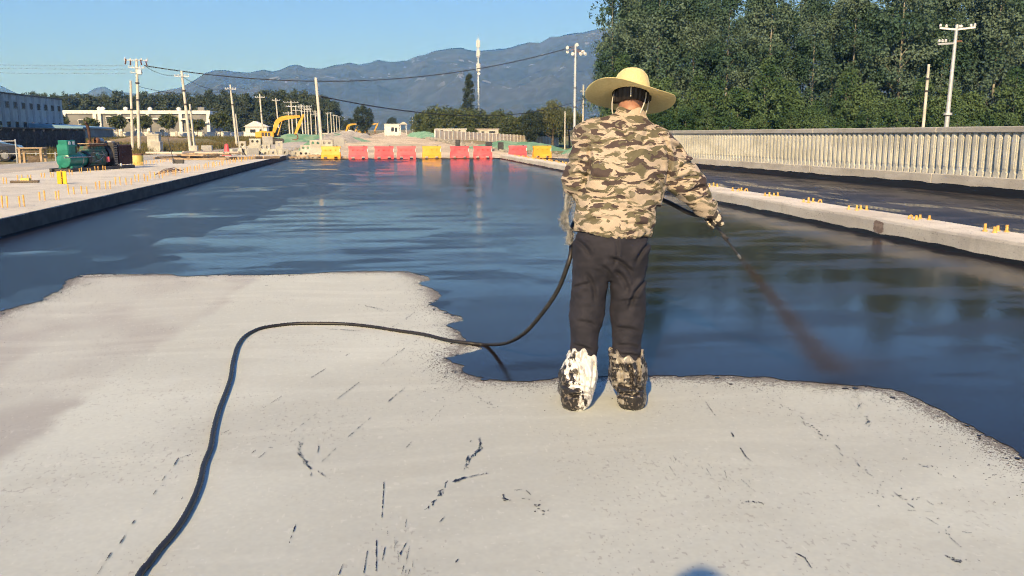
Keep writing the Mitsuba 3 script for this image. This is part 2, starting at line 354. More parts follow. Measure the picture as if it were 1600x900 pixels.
pr('yellow_stub', speck((0.62, 0.34, 0.08), (0.74, 0.44, 0.12), 30.0), 0.5)
pr('green_net', speck((0.11, 0.24, 0.155), (0.20, 0.31, 0.21), 1.2), 0.9)
pr('green_paint', speck((0.016, 0.17, 0.125), (0.03, 0.23, 0.17), 6.0), 0.35)
pr('green_engine', speck((0.04, 0.15, 0.11), (0.12, 0.115, 0.085), 9.0), 0.5)
pr('steel', speck((0.42, 0.42, 0.41), (0.30, 0.29, 0.28), 8.0), 0.35, metallic=0.7)
pr('galvanised', speck((0.50, 0.52, 0.53), (0.62, 0.63, 0.63), 3.0), 0.45, metallic=0.35)
pr('dark_metal', speck((0.035, 0.035, 0.04), (0.065, 0.06, 0.06), 6.0), 0.5)
pr('maroon_metal', speck((0.055, 0.022, 0.026), (0.08, 0.036, 0.036), 4.0), 0.45)
pr('pipe_brown', speck((0.045, 0.026, 0.022), (0.085, 0.045, 0.035), 7.0), 0.7)
pr('rust', speck((0.13, 0.060, 0.035), (0.22, 0.115, 0.07), 7.0), 0.8)
pr('timber', speck((0.34, 0.24, 0.15), (0.46, 0.35, 0.23), 5.0), 0.85)
pr('timber_dark', speck((0.10, 0.075, 0.055), (0.18, 0.14, 0.10), 5.0), 0.85)
pr('stain_brown', speck((0.17, 0.125, 0.10), (0.26, 0.20, 0.165), 25.0), 0.8)
pr('rubble_stone', speck((0.25, 0.23, 0.195), (0.35, 0.32, 0.27), 2.0), 0.95)
pr('drum_paint', speck((0.55, 0.43, 0.10), (0.64, 0.53, 0.20), 4.0), 0.5)
pr('car_paint', (0.012, 0.016, 0.03), 0.18, clearcoat=1.0, clearcoat_gloss=0.95)
pr('black_rubber', (0.016, 0.016, 0.018), 0.45)
pr('hose_rubber', speck((0.013, 0.013, 0.015), (0.026, 0.023, 0.022), 25.0), 0.48)
pr('wire', (0.025, 0.025, 0.028), 0.6)
pr('wire_grey', (0.16, 0.17, 0.18), 0.6)
pr('ceramic', (0.70, 0.70, 0.70), 0.25)
pr('brown_ceramic', (0.16, 0.06, 0.04), 0.3)
pr('lamp_white', (0.78, 0.78, 0.77), 0.3)
# clothing
def camo(p, n, uv):
    # woven print, in the plane of the back: u to the wearer's right, z up
    u = p.x * math.cos(YAW) - p.y * math.sin(YAW); v = p.x * math.sin(YAW) + p.y * math.cos(YAW); z = p.z
    a = u * 18 + 1.1 * fbm(u * 29, v * 29, z * 53, 2); b = v * 18; c = z * 40 + 3.0 * (fbm(u * 11, v * 11, z * 15, 2) - 0.5)
    n1 = fbm(a + 3, b, c, 3); n2 = fbm(a + 31, b + 7, c + 11, 3); n3 = fbm(a + 67, b + 17, c + 5, 3)
    col = mix((0.41, 0.335, 0.255), (0.465, 0.38, 0.295), noise(u * 30, v * 30, z * 30))
    col = mix(col, mi.Color3f(0.20, 0.175, 0.125), smoothstep(0.552, 0.562, n2))
    col = mix(col, mi.Color3f(0.118, 0.105, 0.064), smoothstep(0.565, 0.575, n1))
    col = mix(col, mi.Color3f(0.066, 0.047, 0.043), smoothstep(0.588, 0.598, n3))
    weave = noise(u * 420, v * 420, z * 420)
    return col * (0.88 + 0.24 * weave)
scene['camo_cloth'] = {'type': 'twosided', 'bsdf': {'type': 'principled', 'base_color': proc(camo), 'roughness': 0.85, 'sheen': 0.2}}
pr('trouser_cloth', speck((0.011, 0.0108, 0.018), (0.019, 0.018, 0.027), 14.0), 0.85, sheen=0.3)
pr('skin', speck((0.36, 0.17, 0.11), (0.43, 0.22, 0.14), 30.0), 0.5)
pr('hair', (0.016, 0.013, 0.012), 0.5)
def straw(p, n, uv):
    w = noise(p.x * 160, p.y * 160, p.z * 500)
    return mix((0.62, 0.50, 0.22), (0.74, 0.62, 0.31), w)
pr('straw', proc(straw), 0.7)
pr('cord_white', (0.62, 0.58, 0.50), 0.8)
def bag(white_to, seed, clean=(0.70, 0.69, 0.66)):
    def f(p, n, uv):
        z = p.z; q = fbm(p.x * 44 + seed, p.y * 44, z * 22, 4); q2 = fbm(p.x * 90 + seed, p.y * 90, z * 50, 3)
        side = p.x * math.cos(YAW) - p.y * math.sin(YAW)
        lim = white_to(side, z)
        t = smoothstep(-0.02, 0.03, q + 0.35 * (q2 - 0.5) - lim)
        c = mix(clean, mi.Color3f(0.30, 0.285, 0.26), 0.75 * smoothstep(0.50, 0.62, fbm(p.x * 70 + seed, p.y * 70, z * 24 + 7, 3))); c = mix(c, mi.Color3f(0.022, 0.020, 0.020), t)
        return mix(c, mi.Color3f(0.20, 0.17, 0.14), 0.7 * t * smoothstep(0.58, 0.64, q2))
    return proc(f)
pr('bag_white', bag(lambda u, z: 0.33 + 1.7 * z + 4.2 * (u - 0.345) + 0.35 * (noise(z * 14, u * 60) - 0.5), 1.0), 0.3)
pr('bag_black', bag(lambda u, z: 0.24 + 0.95 * z + 0.5 * (noise(z * 60, u * 40) - 0.5), 9.0, (0.27, 0.24, 0.195)), 0.28)
def glove(p, n, uv):
    q = fbm(p.x * 38, p.y * 38, p.z * 38 + 3, 3)
    return mix((0.035, 0.030, 0.027), (0.56, 0.49, 0.38), smoothstep(0.56, 0.61, q))
pr('glove_cloth', proc(glove), 0.75)
pr('grey_wool', speck((0.17, 0.17, 0.17), (0.28, 0.28, 0.27), 60.0), 0.95)
pr('blue_cloth', (0.04, 0.06, 0.12), 0.9)
# ---------------------------------------------------------------- traced outlines, in metres on the deck
EDGE= [(-3.03, 7.5), (-2.97, 7.73), (-2.9, 7.98), (-2.93, 8.64), (-3.04, 9.1), (-3.02, 9.43), (-2.82, 9.48), (-2.55, 9.4), (-2.3, 9.4), (-2.13, 9.34), (-1.97, 9.19), (-1.7, 9.23), (-1.25, 9.16), (-0.75, 9.17), (-0.5, 9.26), (-0.17, 9.26), (0.16, 9.21), (0.29, 9.15), (0.38, 8.96), (0.46, 8.78), (0.47, 8.54), (0.39, 8.48), (0.36, 8.37), (0.42, 8.18), (0.5, 7.99), (0.52, 7.72), (0.5, 7.6), (0.45, 7.42), (0.4, 7.31), (0.48, 7.08), (0.57, 6.83), (0.61, 6.75), (0.6, 6.6), (0.53, 6.54), (0.46, 6.46), (0.52, 6.34), (0.56, 6.21), (0.55, 6.04), (0.59, 5.82), (0.65, 5.7), (0.61, 5.64), (0.5, 5.55), (0.39, 5.48), (0.45, 5.36), (0.51, 5.26), (0.47, 5.16), (0.51, 5.05), (0.59, 4.95), (0.71, 4.88), (0.84, 4.87), (1.0, 4.91), (1.23, 4.91), (1.49, 4.89), (1.72, 4.85), (1.9, 4.83), (2.15, 4.76), (2.38, 4.66), (2.53, 4.57), (2.68, 4.49), (2.81, 4.41), (2.84, 4.26), (2.84, 4.03), (2.82, 3.75), (2.81, 3.55), (2.79, 3.36)]
HOSE= [(-0.79, 2.77), (-0.78, 2.86), (-0.77, 2.96), (-0.75, 3.09), (-0.74, 3.23), (-0.74, 3.41), (-0.75, 3.58), (-0.77, 3.76), (-0.78, 3.97), (-0.81, 4.22), (-0.84, 4.55), (-0.86, 4.9), (-0.88, 5.17), (-0.92, 5.5), (-0.94, 5.71), (-0.96, 5.96), (-0.96, 6.21), (-0.93, 6.39), (-0.87, 6.53), (-0.76, 6.61), (-0.63, 6.65), (-0.46, 6.63), (-0.27, 6.58), (-0.08, 6.46), (0.1, 6.3), (0.28, 6.13), (0.44, 5.92), (0.58, 5.81)]
RIDGE= [(-14.82, 0.0377), (-14.47, 0.0391), (-13.25, 0.042), (-12.29, 0.0455), (-11.46, 0.0496), (-10.72, 0.0564), (-10.16, 0.063), (-9.6, 0.0658), (-9.05, 0.0667), (-8.33, 0.065), (-7.59, 0.0639), (-7.21, 0.066), (-6.76, 0.0682), (-6.27, 0.0657), (-5.82, 0.0678), (-5.31, 0.0719), (-4.74, 0.0741), (-4.25, 0.0716), (-3.41, 0.0705), (-2.24, 0.0748), (-1.65, 0.0773), (-1.07, 0.0751), (-0.28, 0.0772), (0.12, 0.0797), (0.71, 0.0785), (1.89, 0.0804), (2.5, 0.0852), (3.29, 0.0894), (4.49, 0.0922), (5.29, 0.093), (6.29, 0.0917), (7.29, 0.0924), (8.5, 0.0952), (9.1, 0.0979), (9.62, 0.0999), (10.3, 0.0999), (10.9, 0.1052), (11.7, 0.1079), (12.29, 0.1105), (12.89, 0.1111), (13.48, 0.1137), (14.86, 0.1154), (16.43, 0.1163), (18.77, 0.1182), (22.22, 0.1108), (25.95, 0.0992), (31.29, 0.0834), (37.85, 0.061)]
FARR= [(-25.27, 0.0525), (-22.68, 0.0552), (-20.92, 0.0472), (-20.57, 0.0443), (-20.03, 0.0391), (-19.57, 0.0369), (-19.1, 0.0364), (-17.97, 0.038), (-17.31, 0.0407), (-16.65, 0.0403), (-16.13, 0.0461), (-15.69, 0.0482), (-15.3, 0.0439), (-14.63, 0.0422), (-13.94, 0.0418), (-13.09, 0.0382)]
MARKS = [('d', 7, [(-0.62, 4.58), (-0.55, 4.77)]), ('d', 6, [(-0.44, 4.16), (-0.34, 4.44)]), ('s', 9, [(-0.42, 5.13), (-0.35, 5.32)]), ('m', 18, [(-2.8, 8.69), (-2.75, 8.83), (-2.69, 9.01)]), ('s', 15, [(-1.96, 8.83), (-1.86, 8.85)]), ('s', 18, [(-1.08, 8.47), (-1.04, 8.47)]), ('s', 11, [(-0.9, 3.8), (-0.9, 3.88)]), ('s', 7, [(-0.89, 3.88), (-0.85, 3.93)]), ('s', 11, [(-0.91, 3.63), (-0.91, 3.67)]), ('s', 9, [(-0.91, 3.48), (-0.91, 3.52)]), ('s', 8, [(-0.9, 3.57), (-0.89, 3.57)]), ('s', 9, [(-0.92, 3.21), (-0.92, 3.24)]), ('s', 10, [(-0.92, 3.05), (-0.92, 3.11)]), ('s', 9, [(-0.93, 2.94), (-0.93, 2.98)]), ('d', 5, [(-0.93, 2.83), (-0.93, 2.94)]), ('s', 10, [(-0.59, 3.9), (-0.58, 3.93)]), ('s', 8, [(-0.55, 3.84), (-0.53, 3.9)]), ('s', 12, [(-0.52, 3.96), (-0.51, 3.96)]), ('d', 9, [(-0.33, 3.11), (-0.34, 2.97)]), ('s', 6, [(-0.79, 3.41), (-0.79, 3.43)]), ('s', 6, [(-0.76, 4.2), (-0.74, 4.24)]), ('s', 7, [(-0.92, 3.34), (-0.91, 3.34)]), ('d', 10, [(0.17, 6.72), (0.26, 7.0)]), ('d', 7, [(0.07, 6.47), (0.12, 6.58)]), ('d', 7, [(0.2, 5.92), (0.26, 6.09)]), ('d', 8, [(-0.01, 5.38), (0.07, 5.58)]), ('d', 8, [(0.08, 5.6), (0.14, 5.78)]), ('s', 10, [(0.16, 5.69), (0.2, 5.66)]), ('s', 10, [(-0.24, 5.63), (-0.22, 5.69)]), ('s', 10, [(-0.25, 4.68), (-0.14, 4.99)]), ('d', 9, [(0.02, 4.59), (0.12, 4.85)]), ('d', 7, [(0.23, 5.16), (0.31, 5.38)]), ('d', 6, [(0.41, 4.73), (0.47, 4.92)]), ('d', 6, [(0.23, 4.24), (0.31, 4.47)]), ('s', 13, [(0.19, 4.38), (0.2, 4.38)]), ('d', 11, [(0.35, 5.02), (0.38, 5.14)]), ('s', 15, [(0.42, 5.11), (0.43, 5.15)]), ('o', 56, [(0.53, 4.61), (0.56, 4.38)]), ('m', 27, [(-0.2, 7.4), (-0.09, 7.27), (0.06, 7.06)]), ('m', 19, [(-0.42, 6.48), (-0.16, 6.36)]), ('d', 8, [(-0.17, 4.06), (-0.07, 4.33)]), ('s', 6, [(0.09, 3.86), (0.12, 3.94)]), ('s', 10, [(-0.3, 3.86), (-0.3, 3.94)]), ('d', 10, [(-0.28, 3.73), (-0.22, 3.91)]), ('s', 7, [(-0.31, 3.58), (-0.31, 3.62)]), ('m', 24, [(-0.38, 4.06), (-0.39, 3.93), (-0.37, 3.82), (-0.32, 3.68), (-0.25, 3.57)]), ('m', 32, [(0.15, 3.18), (0.19, 3.27), (0.23, 3.39), (0.3, 3.46), (0.41, 3.51)]), ('m', 21, [(0.27, 3.43), (0.35, 3.49)]), ('m', 21, [(0.37, 3.9), (0.44, 3.94), (0.41, 3.77), (0.36, 3.68), (0.33, 3.56)]), ('s', 17, [(0.4, 3.76), (0.42, 3.78)]), ('s', 17, [(0.35, 3.67), (0.36, 3.72)]), ('s', 13, [(0.51, 3.31), (0.53, 3.31)]), ('s', 10, [(0.55, 3.3), (0.56, 3.26)]), ('o', 65, [(0.55, 3.22), (0.59, 3.06)]), ('d', 9, [(-0.01, 3.47), (-0.02, 3.13)]), ('d', 9, [(-0.04, 2.94), (-0.04, 2.72)]), ('s', 7, [(-0.07, 2.87), (-0.08, 2.71)]), ('s', 6, [(-0.01, 2.89), (-0.02, 2.79)]), ('s', 6, [(-0.15, 2.78), (-0.16, 2.71)]), ('s', 7, [(0.19, 3.06), (0.21, 3.1)]), ('s', 8, [(0.47, 2.65), (0.49, 2.63)]), ('o', 25, [(0.45, 3.27), (0.46, 3.21)]), ('s', 11, [(0.22, 2.74), (0.23, 2.76)]), ('f', 67, [(0.01, 2.94), (0.07, 2.7)]), ('s', 18, [(1.63, 3.84), (1.62, 3.79)]), ('s', 14, [(1.59, 3.64), (1.57, 3.53)]), ('d', 7, [(1.57, 3.53), (1.57, 3.46)]), ('s', 20, [(1.37, 2.63), (1.38, 2.6)]), ('s', 10, [(1.38, 2.6), (1.37, 2.53)]), ('d', 7, [(1.69, 4.35), (1.65, 4.1)]), ('c', 8, [(2.06, 4.64), (2.06, 4.08), (2.02, 3.48), (1.98, 3.16), (1.98, 2.97), (1.98, 2.75), (1.95, 2.58), (1.94, 2.41)]), ('o', 38, [(2.05, 3.95), (2.05, 3.66)]), ('o', 56, [(2.24, 3.42), (2.35, 3.15)]), ('o', 22, [(1.34, 3.08), (1.44, 3.04)]), ('s', 7, [(1.95, 2.9), (1.97, 2.89)]), ('s', 8, [(2.01, 2.88), (2.03, 2.87)]), ('s', 6, [(2.03, 2.7), (2.06, 2.69)]), ('o', 22, [(1.86, 2.54), (1.88, 2.49)]), ('s', 10, [(2.42, 4.1), (2.48, 4.18)]), ('o', 26, [(2.43, 4.04), (2.33, 3.83)]), ('o', 61, [(1.9, 3.08), (2.1, 2.93)]), ('f', 18, [(2.57, 4.37), (2.39, 4.1)]), ('f', 112, [(1.23, 3.54), (1.47, 3.21)])]
# ---------------------------------------------------------------- ground, bridge deck, roads
def ring_ground():
    rad = np.concatenate([np.linspace(0, 60, 13)[1:], np.geomspace(66, 8500, 70)]); ang = np.radians(np.arange(0, 360, 2.0))
    x = np.outer(rad, np.sin(ang)); y = np.outer(rad, np.cos(ang)); z = np.minimum(rise(x, y), 26)
    z = z + np.clip((rad[:, None] - 70) / 60, 0, 1) * 0.35 * (meshkit.fbm(np.stack([x / 9, y / 9, x * 0], -1), 2, 3) - 0.5)
    v = np.vstack([[[0, 0, -0.12]], np.stack([x, y, z], -1).reshape(-1, 3)]); n = len(ang); i = np.arange(n); j = (i + 1) % n
    f = [np.stack([i * 0, 1 + j, 1 + i], 1)]
    for k in range(len(rad) - 1):
        a = 1 + k * n; f += [np.stack([a + i, a + j, a + n + j], 1), np.stack([a + i, a + n + j, a + n + i], 1)]
    return trimesh.Trimesh(v, np.vstack(f), process=False)
obj('ground', ring_ground(), 'earth', smooth=True, label='dry brown field and earth round the bridge reaching to the hills', kind='structure')

KX = lambda y: 6.79 + 0.0074 * y                    # near face of the long kerb on the right
FX = lambda y: 14.13 - 0.046 * (y - 17.83)          # near face of the balustrade
obj('bridge_deck', MB().sheet(sg.Polygon([(-5.4, -9), (16.2, -9), (13.5, 53.25), (-5.4, 53.25)]), -0.5, 0.5), 'concrete_deck',
    label='bare pale concrete bridge deck under the worker', kind='structure')

def rough_line(P, step, amp, seed):
    L = sg.LineString(P); s = np.arange(0, L.length, step); q = np.array([L.interpolate(t).coords[0] for t in s])
    k = np.stack([q[:, 0] * 9, q[:, 1] * 9, q[:, 0] * 0], 1)
    return q + amp * np.stack([meshkit.fbm(k, 4, seed) - 0.5, meshkit.fbm(k + 50, 4, seed + 1) - 0.5], 1)
EDGE_LINE = rough_line([(-3.06, -9), (-3.10, 3), (-3.06, 6)] + EDGE + [(2.77, 2.4), (2.70, 0), (2.6, -9)], 0.02, 0.07, 4)
dry = sg.Polygon(EDGE_LINE).buffer(0)
wet = sg.Polygon([(-5.245, -9), (KX(-9) - 0.004, -9), (KX(53.2) - 0.004, 53.2), (-5.245, 53.2)]).difference(dry)
blobs = []
for k in range(520):                                 # splashes torn off the wet edge
    i = R.integers(0, len(EDGE_LINE)); p = EDGE_LINE[i]
    if 2.5 < p[1]: blobs.append(sg.Point(p + R.normal(0, 0.05, 2)).buffer(abs(R.normal(0, 0.011)) + 0.003, 3))
wet = shapely.unary_union([wet] + blobs)
obj('bitumen_coating', MB().sheet(wet, 0.0005, 0.004), 'bitumen', label='wet black bitumen film sprayed over the wide carriageway', kind='structure')
lane2 = sg.Polygon([(KX(-9) + 0.72, -9), (FX(-9) - 0.004, -9), (FX(53.2) - 0.004, 53.2), (KX(53.2) + 0.72, 53.2)])
obj('bitumen_coating', MB().sheet(lane2, 0.0005, 0.004), 'bitumen_lane', label='wet black bitumen film on the narrow lane beside the balustrade', kind='structure')

# overspray: drops of tar thrown past the edge, each with its own outline
def specks(n, spread, rmax, seed, where=None):
    r = np.random.default_rng(seed); E = EDGE_LINE[(EDGE_LINE[:, 1] > 2.4)]; m = MB(); V, F = [], []
    c = E[r.integers(0, len(E), n)] + np.abs(r.exponential(spread, n))[:, None] * (lambda a: np.stack([np.cos(a), np.sin(a)], 1))(r.uniform(0, 2 * np.pi, n))
    keep = shapely.contains_xy(dry, c[:, 0], c[:, 1]); c = c[keep]; ang = np.arange(6) * np.pi / 3
    q = rmax * r.uniform(0.25, 1, len(c)) ** 2
    w = q[:, None] * r.uniform(0.7, 1.3, (len(c), 6)); st = r.uniform(0.7, 1.8, len(c))[:, None]
    v = np.stack([c[:, :1] + w * np.cos(ang) * st, c[:, 1:] + w * np.sin(ang), np.full((len(c), 6), 0.0035)], -1).reshape(-1, 3)
    b = np.arange(len(c))[:, None, None] * 6; f = (b + np.array([[0, 1, 2], [0, 2, 3], [0, 3, 4], [0, 4, 5]])).reshape(-1, 3)
    return trimesh.Trimesh(v, f, process=False)
obj('overspray_specks', specks(60000, 0.13, 0.0040, 5), 'tar_brown', label='fine brown tar specks thrown past the edge of the wet film', kind='stuff')

def marks():
    m = MB(); r = random.Random(3)
    def blot(x, y, ax, ln, wd):
        n = 7; P = [(x + math.cos(ax) * math.cos(t) * ln / 2 * r.uniform(.75, 1.2) - math.sin(ax) * math.sin(t) * wd / 2 * r.uniform(.7, 1.3),
                     y + math.sin(ax) * math.cos(t) * ln / 2 * r.uniform(.75, 1.2) + math.cos(ax) * math.sin(t) * wd / 2 * r.uniform(.7, 1.3)) for t in [k * 2 * math.pi / n for k in range(n)]]
        m.sheet(sg.Polygon(P).buffer(0), 0.0042)
    for style, mm, P in MARKS:
        w = mm / 1700; L = sg.LineString(P); ln = L.length
        pt = lambda s: L.interpolate(s).coords[0]
        def ax(s):
            a, b = pt(max(0, s - .01)), pt(min(ln, s + .01)); return math.atan2(b[1] - a[1], b[0] - a[0])
        if style in 'sd':
            s = 0
            while s < ln:
                d = (0.035 if style == 's' else r.uniform(0.02, 0.07)); e = min(ln, s + d); q = (s + e) / 2
                blot(*pt(q), ax(q), (e - s) * 1.25 + w, w * r.uniform(0.5, 0.95)); s = e + (0 if style == 's' else r.uniform(0.004, 0.04))
        elif style == 'c':
            s = 0
            while s < ln:
                e = min(ln, s + r.uniform(0.02, 0.09)); q = (s + e) / 2; x, y = pt(q)
                blot(x + r.gauss(0, .01), y + r.gauss(0, .01), ax(q) + r.gauss(0, .15), e - s, w * r.uniform(0.3, 0.8)); s = e + r.uniform(0.01, 0.10)
                for _ in range(2): blot(x + r.gauss(0, .05), y + r.gauss(0, .05), ax(q), r.uniform(.004, .014), 0.005)
        elif style == 'm':
            for _ in range(int(ln / 0.012)):
                s = r.uniform(0, ln) ; x, y = pt(s); k = 1 - abs(2 * s / ln - 1) * .5
                blot(x + r.gauss(0, w * .35), y + r.gauss(0, w * .35), ax(s) + r.gauss(0, .35), r.uniform(.01, .06) * k, r.uniform(.0025, .009) * k)
        elif style == 'o':
            for _ in range(max(14, int(ln / 0.02))):
                s = r.uniform(0, ln); x, y = pt(s); blot(x + r.gauss(0, w * .45), y + r.gauss(0, w * .45), r.uniform(0, 3), r.uniform(.004, .016), r.uniform(.004, .01))
        elif style == 'f':
            for _ in range(15):
                s = r.uniform(0, ln); x, y = pt(s); blot(x + r.gauss(0, w * .5), y + r.gauss(0, .06), 1.45 + r.gauss(0, .12), r.uniform(.03, .13), .0010)
    return m
obj('tar_marks', marks(), 'tar', label='black tar drips, scuffs and dashed drag lines on the bare concrete', kind='stuff')

# raised slab on the left with its upturned tar strip
SLAB_Z = 0.25
def slab():
    m = MB(); P = [(-5.25, -9), (-5.25, 54.3), (-9.7, 54.6), (-11.3, 30), (-12.2, -9)]
    m.sheet(sg.Polygon(P).buffer(-0.03).buffer(0.03, join_style=2), -0.4, 0.4 + SLAB_Z); return m
obj('pavement', slab(), 'concrete_slab', label='raised pale concrete slab along the left side of the deck', kind='structure')
def upturn(line, h0, amp, seed, side, thick=0.004):
    """a ragged painted strip at the foot of a face; line(y) gives x"""
    m = MB(); ys = np.arange(-9, 53.2, 0.07)
    hs = h0 + amp * (meshkit.fbm(np.stack([ys * 2.2, ys * 0, ys * 0], 1), 4, seed) - 0.5) * 2
    x = np.array([line(y) for y in ys]) + side * thick
    v = np.vstack([np.stack([x, ys, 0 * ys + 0.001], 1), np.stack([x, ys, hs], 1)]); n = len(ys); i = np.arange(n - 1)
    return m.add(v, np.stack([i, i + 1, n + i + 1, n + i], 1))
obj('tar_strip', upturn(lambda y: -5.25, 0.235, 0.010, 2, 1), 'old_tar', 'pavement', label='dull black tar painted up the side of the left slab')

def kerb():
    a, b = -9, 53.0
    P = [(0, -.05), (0, .212), (.018, .24), (.05, .25), (.67, .25), (.70, .238), (.715, .20), (.715, -.05)]
    m = MB(); ys = np.linspace(a, b, 63); n = len(P)
    v = np.array([[KX(y) + px_, y, pz + 0.004 * math.sin(y * 1.7) * (pz > .1)] for y in ys for px_, pz in P]); f = []
    for k in range(len(ys) - 1):
        for i in range(n):
            j = (i + 1) % n; f.append([k * n + i, k * n + j, (k + 1) * n + j, (k + 1) * n + i])
    f = np.array(f); m.add(v, f[:, ::-1])
    e = len(v) - n; m.add(v[e:], np.array([[0, i, i + 1] for i in range(1, n - 1)])[:, ::-1]); m.add(v[:n], np.array([[0, i, i + 1] for i in range(1, n - 1)])); return m
obj('kerb', kerb(), 'concrete_kerb', label='long pale concrete kerb dividing the wide carriageway from the side lane', kind='structure', smooth=25)
obj('tar_strip', upturn(KX, 0.062, 0.024, 6, -1), 'tar', 'kerb', label='ragged black tar line along the foot of the kerb')
sp = MB(); 
for q_ in ((-.09, .05, .11, .24), (-.10, .06, .04, .20), (.02, .05, .10, .14)):
    a_ = np.linspace(0, 2 * np.pi, 22)[:-1]; w_ = 1 + .22 * np.array([meshkit.noise(np.array([t * 2.3, q_[0] * 30, 0.0]), 3) - .5 for t in a_]) * 2
    v_ = np.stack([a_ * 0 + KX(11.45) - .0035 - .001 * len(sp.v), 11.45 + q_[0] * .5 + q_[2] * w_ * np.cos(a_), .14 + .085 * w_ * np.sign(np.sin(a_)) * np.abs(np.sin(a_)) ** .6], 1)
    sp.add(np.vstack([v_, v_.mean(0)]), [[k, (k + 1) % 21, 21] for k in range(21)])
obj('rust_patch', sp, 'stain_brown', 'kerb', label='brown stain on the side of the kerb')

# balustrade
bal = thing('balustrade', 'white precast concrete balustrade of close upright balusters beyond the side lane', 'balustrade')
BA = math.degrees(math.atan2(0.046, 1.0)); Y0, Y1 = 9.0, 52.9
def along(y, dx, z): return (FX(y) + dx, y, z)
def fence_bar(dx, w, z0, z1, bev, seg):
    m = MB(); ys = np.arange(Y0, Y1, seg)
    for y in ys:
        e = min(y + seg - 0.006, Y1); c = (y + e) / 2; m.box(along(c, dx + w / 2, (z0 + z1) / 2), (w, e - y, z1 - z0), rz=BA, bev=bev)
    return m
for y in np.arange(Y0, Y1, 6.0):
    e = min(y + 5.99, Y1); c = (y + e) / 2
    obj('plinth', MB().box(along(c, 0.15, 0.215), (0.30, e - y, 0.43), rz=BA, bev=0.012), 'concrete_kerb', bal)
    obj('top_rail', MB().box(along(c, 0.15, 1.525), (0.24, e - y, 0.15), rz=BA, bev=0.02), 'concrete_cap', bal)
obj('tar_strip', upturn(FX, 0.205, 0.03, 9, -1), 'tar', bal, label='ragged black tar band along the foot of the plinth')
def baluster():
    prof = [(.084, .432), (.084, .535), (.054, .57), (.066, .63), (.096, 1.20), (.096, 1.33), (.066, 1.41), (.066, 1.449)]
    P = [(-a, z) for a, z in prof] + [(a, z) for a, z in prof[::-1]]
    g = trimesh.creation.extrude_polygon(sg.Polygon(P), 0.13, engine='earcut'); v = np.array(g.vertices)     # x = along, y = z, z = depth
    core = MB().add(np.stack([v[:, 2] - 0.065, v[:, 0], v[:, 1]], 1), np.array(g.faces)[:, [0, 1, 2]])
    P2 = [(-a * .58, z) for a, z in prof[3:7]] + [(a * .58, z) for a, z in prof[3:7][::-1]]
    g = trimesh.creation.extrude_polygon(sg.Polygon(P2), 0.162, engine='earcut'); v = np.array(g.vertices)
    return core.add(np.stack([v[:, 2] - 0.081, v[:, 0], v[:, 1]], 1), g.faces).mesh()
bd = mikit.ply(baluster(), 'concrete_rail')
for y in np.arange(Y0 + .128, Y1, 0.256):
    obj('baluster', bd, None, bal, place=at(*along(y, 0.15, 0), BA))

# roads beyond and beside the bridge
def strip_road(name, pts, mat, z, label, step=4.0):
    """pts: (y, x_left, x_right)"""
    pts = np.array(pts, float); ys = np.arange(pts[0, 0], pts[-1, 0] + .1, step) if pts[-1, 0] < 500 else np.concatenate([np.arange(pts[0, 0], 300, step), np.geomspace(300, pts[-1, 0], 20)])
    a, b = np.interp(ys, pts[:, 0], pts[:, 1]), np.interp(ys, pts[:, 0], pts[:, 2]); m = 9; V = []
    for t in np.linspace(0, 1, m):
        x = a + (b - a) * t + (0.35 * (meshkit.noise(np.stack([ys * .3, ys * 0 + t * 9, ys * 0], 1), 3) - .5) if t in (0, 1) else 0)
        V.append(np.stack([x, ys, rise(x, ys) + z + 0.05 * (t not in (0, 1))], 1))
    V = np.stack(V, 1); n = len(ys); idx = np.arange(n * m).reshape(n, m)
    f = np.stack([idx[:-1, :-1], idx[:-1, 1:], idx[1:, 1:], idx[1:, :-1]], -1).reshape(-1, 4)
    obj(name, MB().add(V.reshape(-1, 3), f), mat, smooth=True, label=label, kind='structure')
strip_road('dirt_road', [(53.3, -6, 12), (70, -5.4, 10.6), (110, -4.3, 9), (200, -3, 8.5), (900, 10, 22)], 'dust_road', 0.11, 'sandy unpaved road running on past the barriers')
strip_road('road', [(-9, -19.5, -12.1), (30, -19.0, -11.3), (60, -16.6, -9.0), (110, -12.5, -6.2), (200, -9, -4.4), (320, -6, -3.2)], 'grey_road', 0.13, 'grey road running along the left side of the slab')

# ---------------------------------------------------------------- mountains
def range_mesh(prof, r0, r1, a0, a1, da, seed, rough):
    az = np.radians(np.arange(a0, a1, da)); P = np.array(prof)
    h = np.interp(np.degrees(az), P[:, 0], P[:, 1])
    k = np.ones(3) / 3; h = np.convolve(np.pad(h, 1, 'edge'), k, 'valid')
    t = np.concatenate([np.linspace(0, 1, 56), [1.06, 1.15, 1.3]]); rr = r0 + (r1 - r0) * t
    H = h * r1 + 1.4; V = []
    for ti, r in zip(t, rr):
        x, y = r * np.sin(az), r * np.cos(az); q = np.stack([x / 520, y / 520, x * 0], 1)
        g = 1 - np.abs(2 * meshkit.fbm(q, 5, seed) - 1) * 2.2; g2 = meshkit.fbm(q * 5, 3, seed + 4) - .5
        if ti <= 1:
            z = 10 + (H - 10) * (0.28 * ti + 0.72 * ti**1.7) + rough * H * (0.55 * g + 0.35 * g2) * np.sin(np.pi * ti) ** 1.0 * 0.42 + 0.055 * H * g2 * ti
        else: z = H * (1 - (ti - 1) * 2.2) + 0.03 * H * g2
        V.append(np.stack([x, y, z], 1))
    V = np.array(V); n, m = V.shape[:2]; idx = np.arange(n * m).reshape(n, m)
    f = np.stack([idx[:-1, :-1], idx[1:, :-1], idx[1:, 1:], idx[:-1, 1:]], -1).reshape(-1, 4)
    return MB().add(V.reshape(-1, 3), f[:, ::-1])
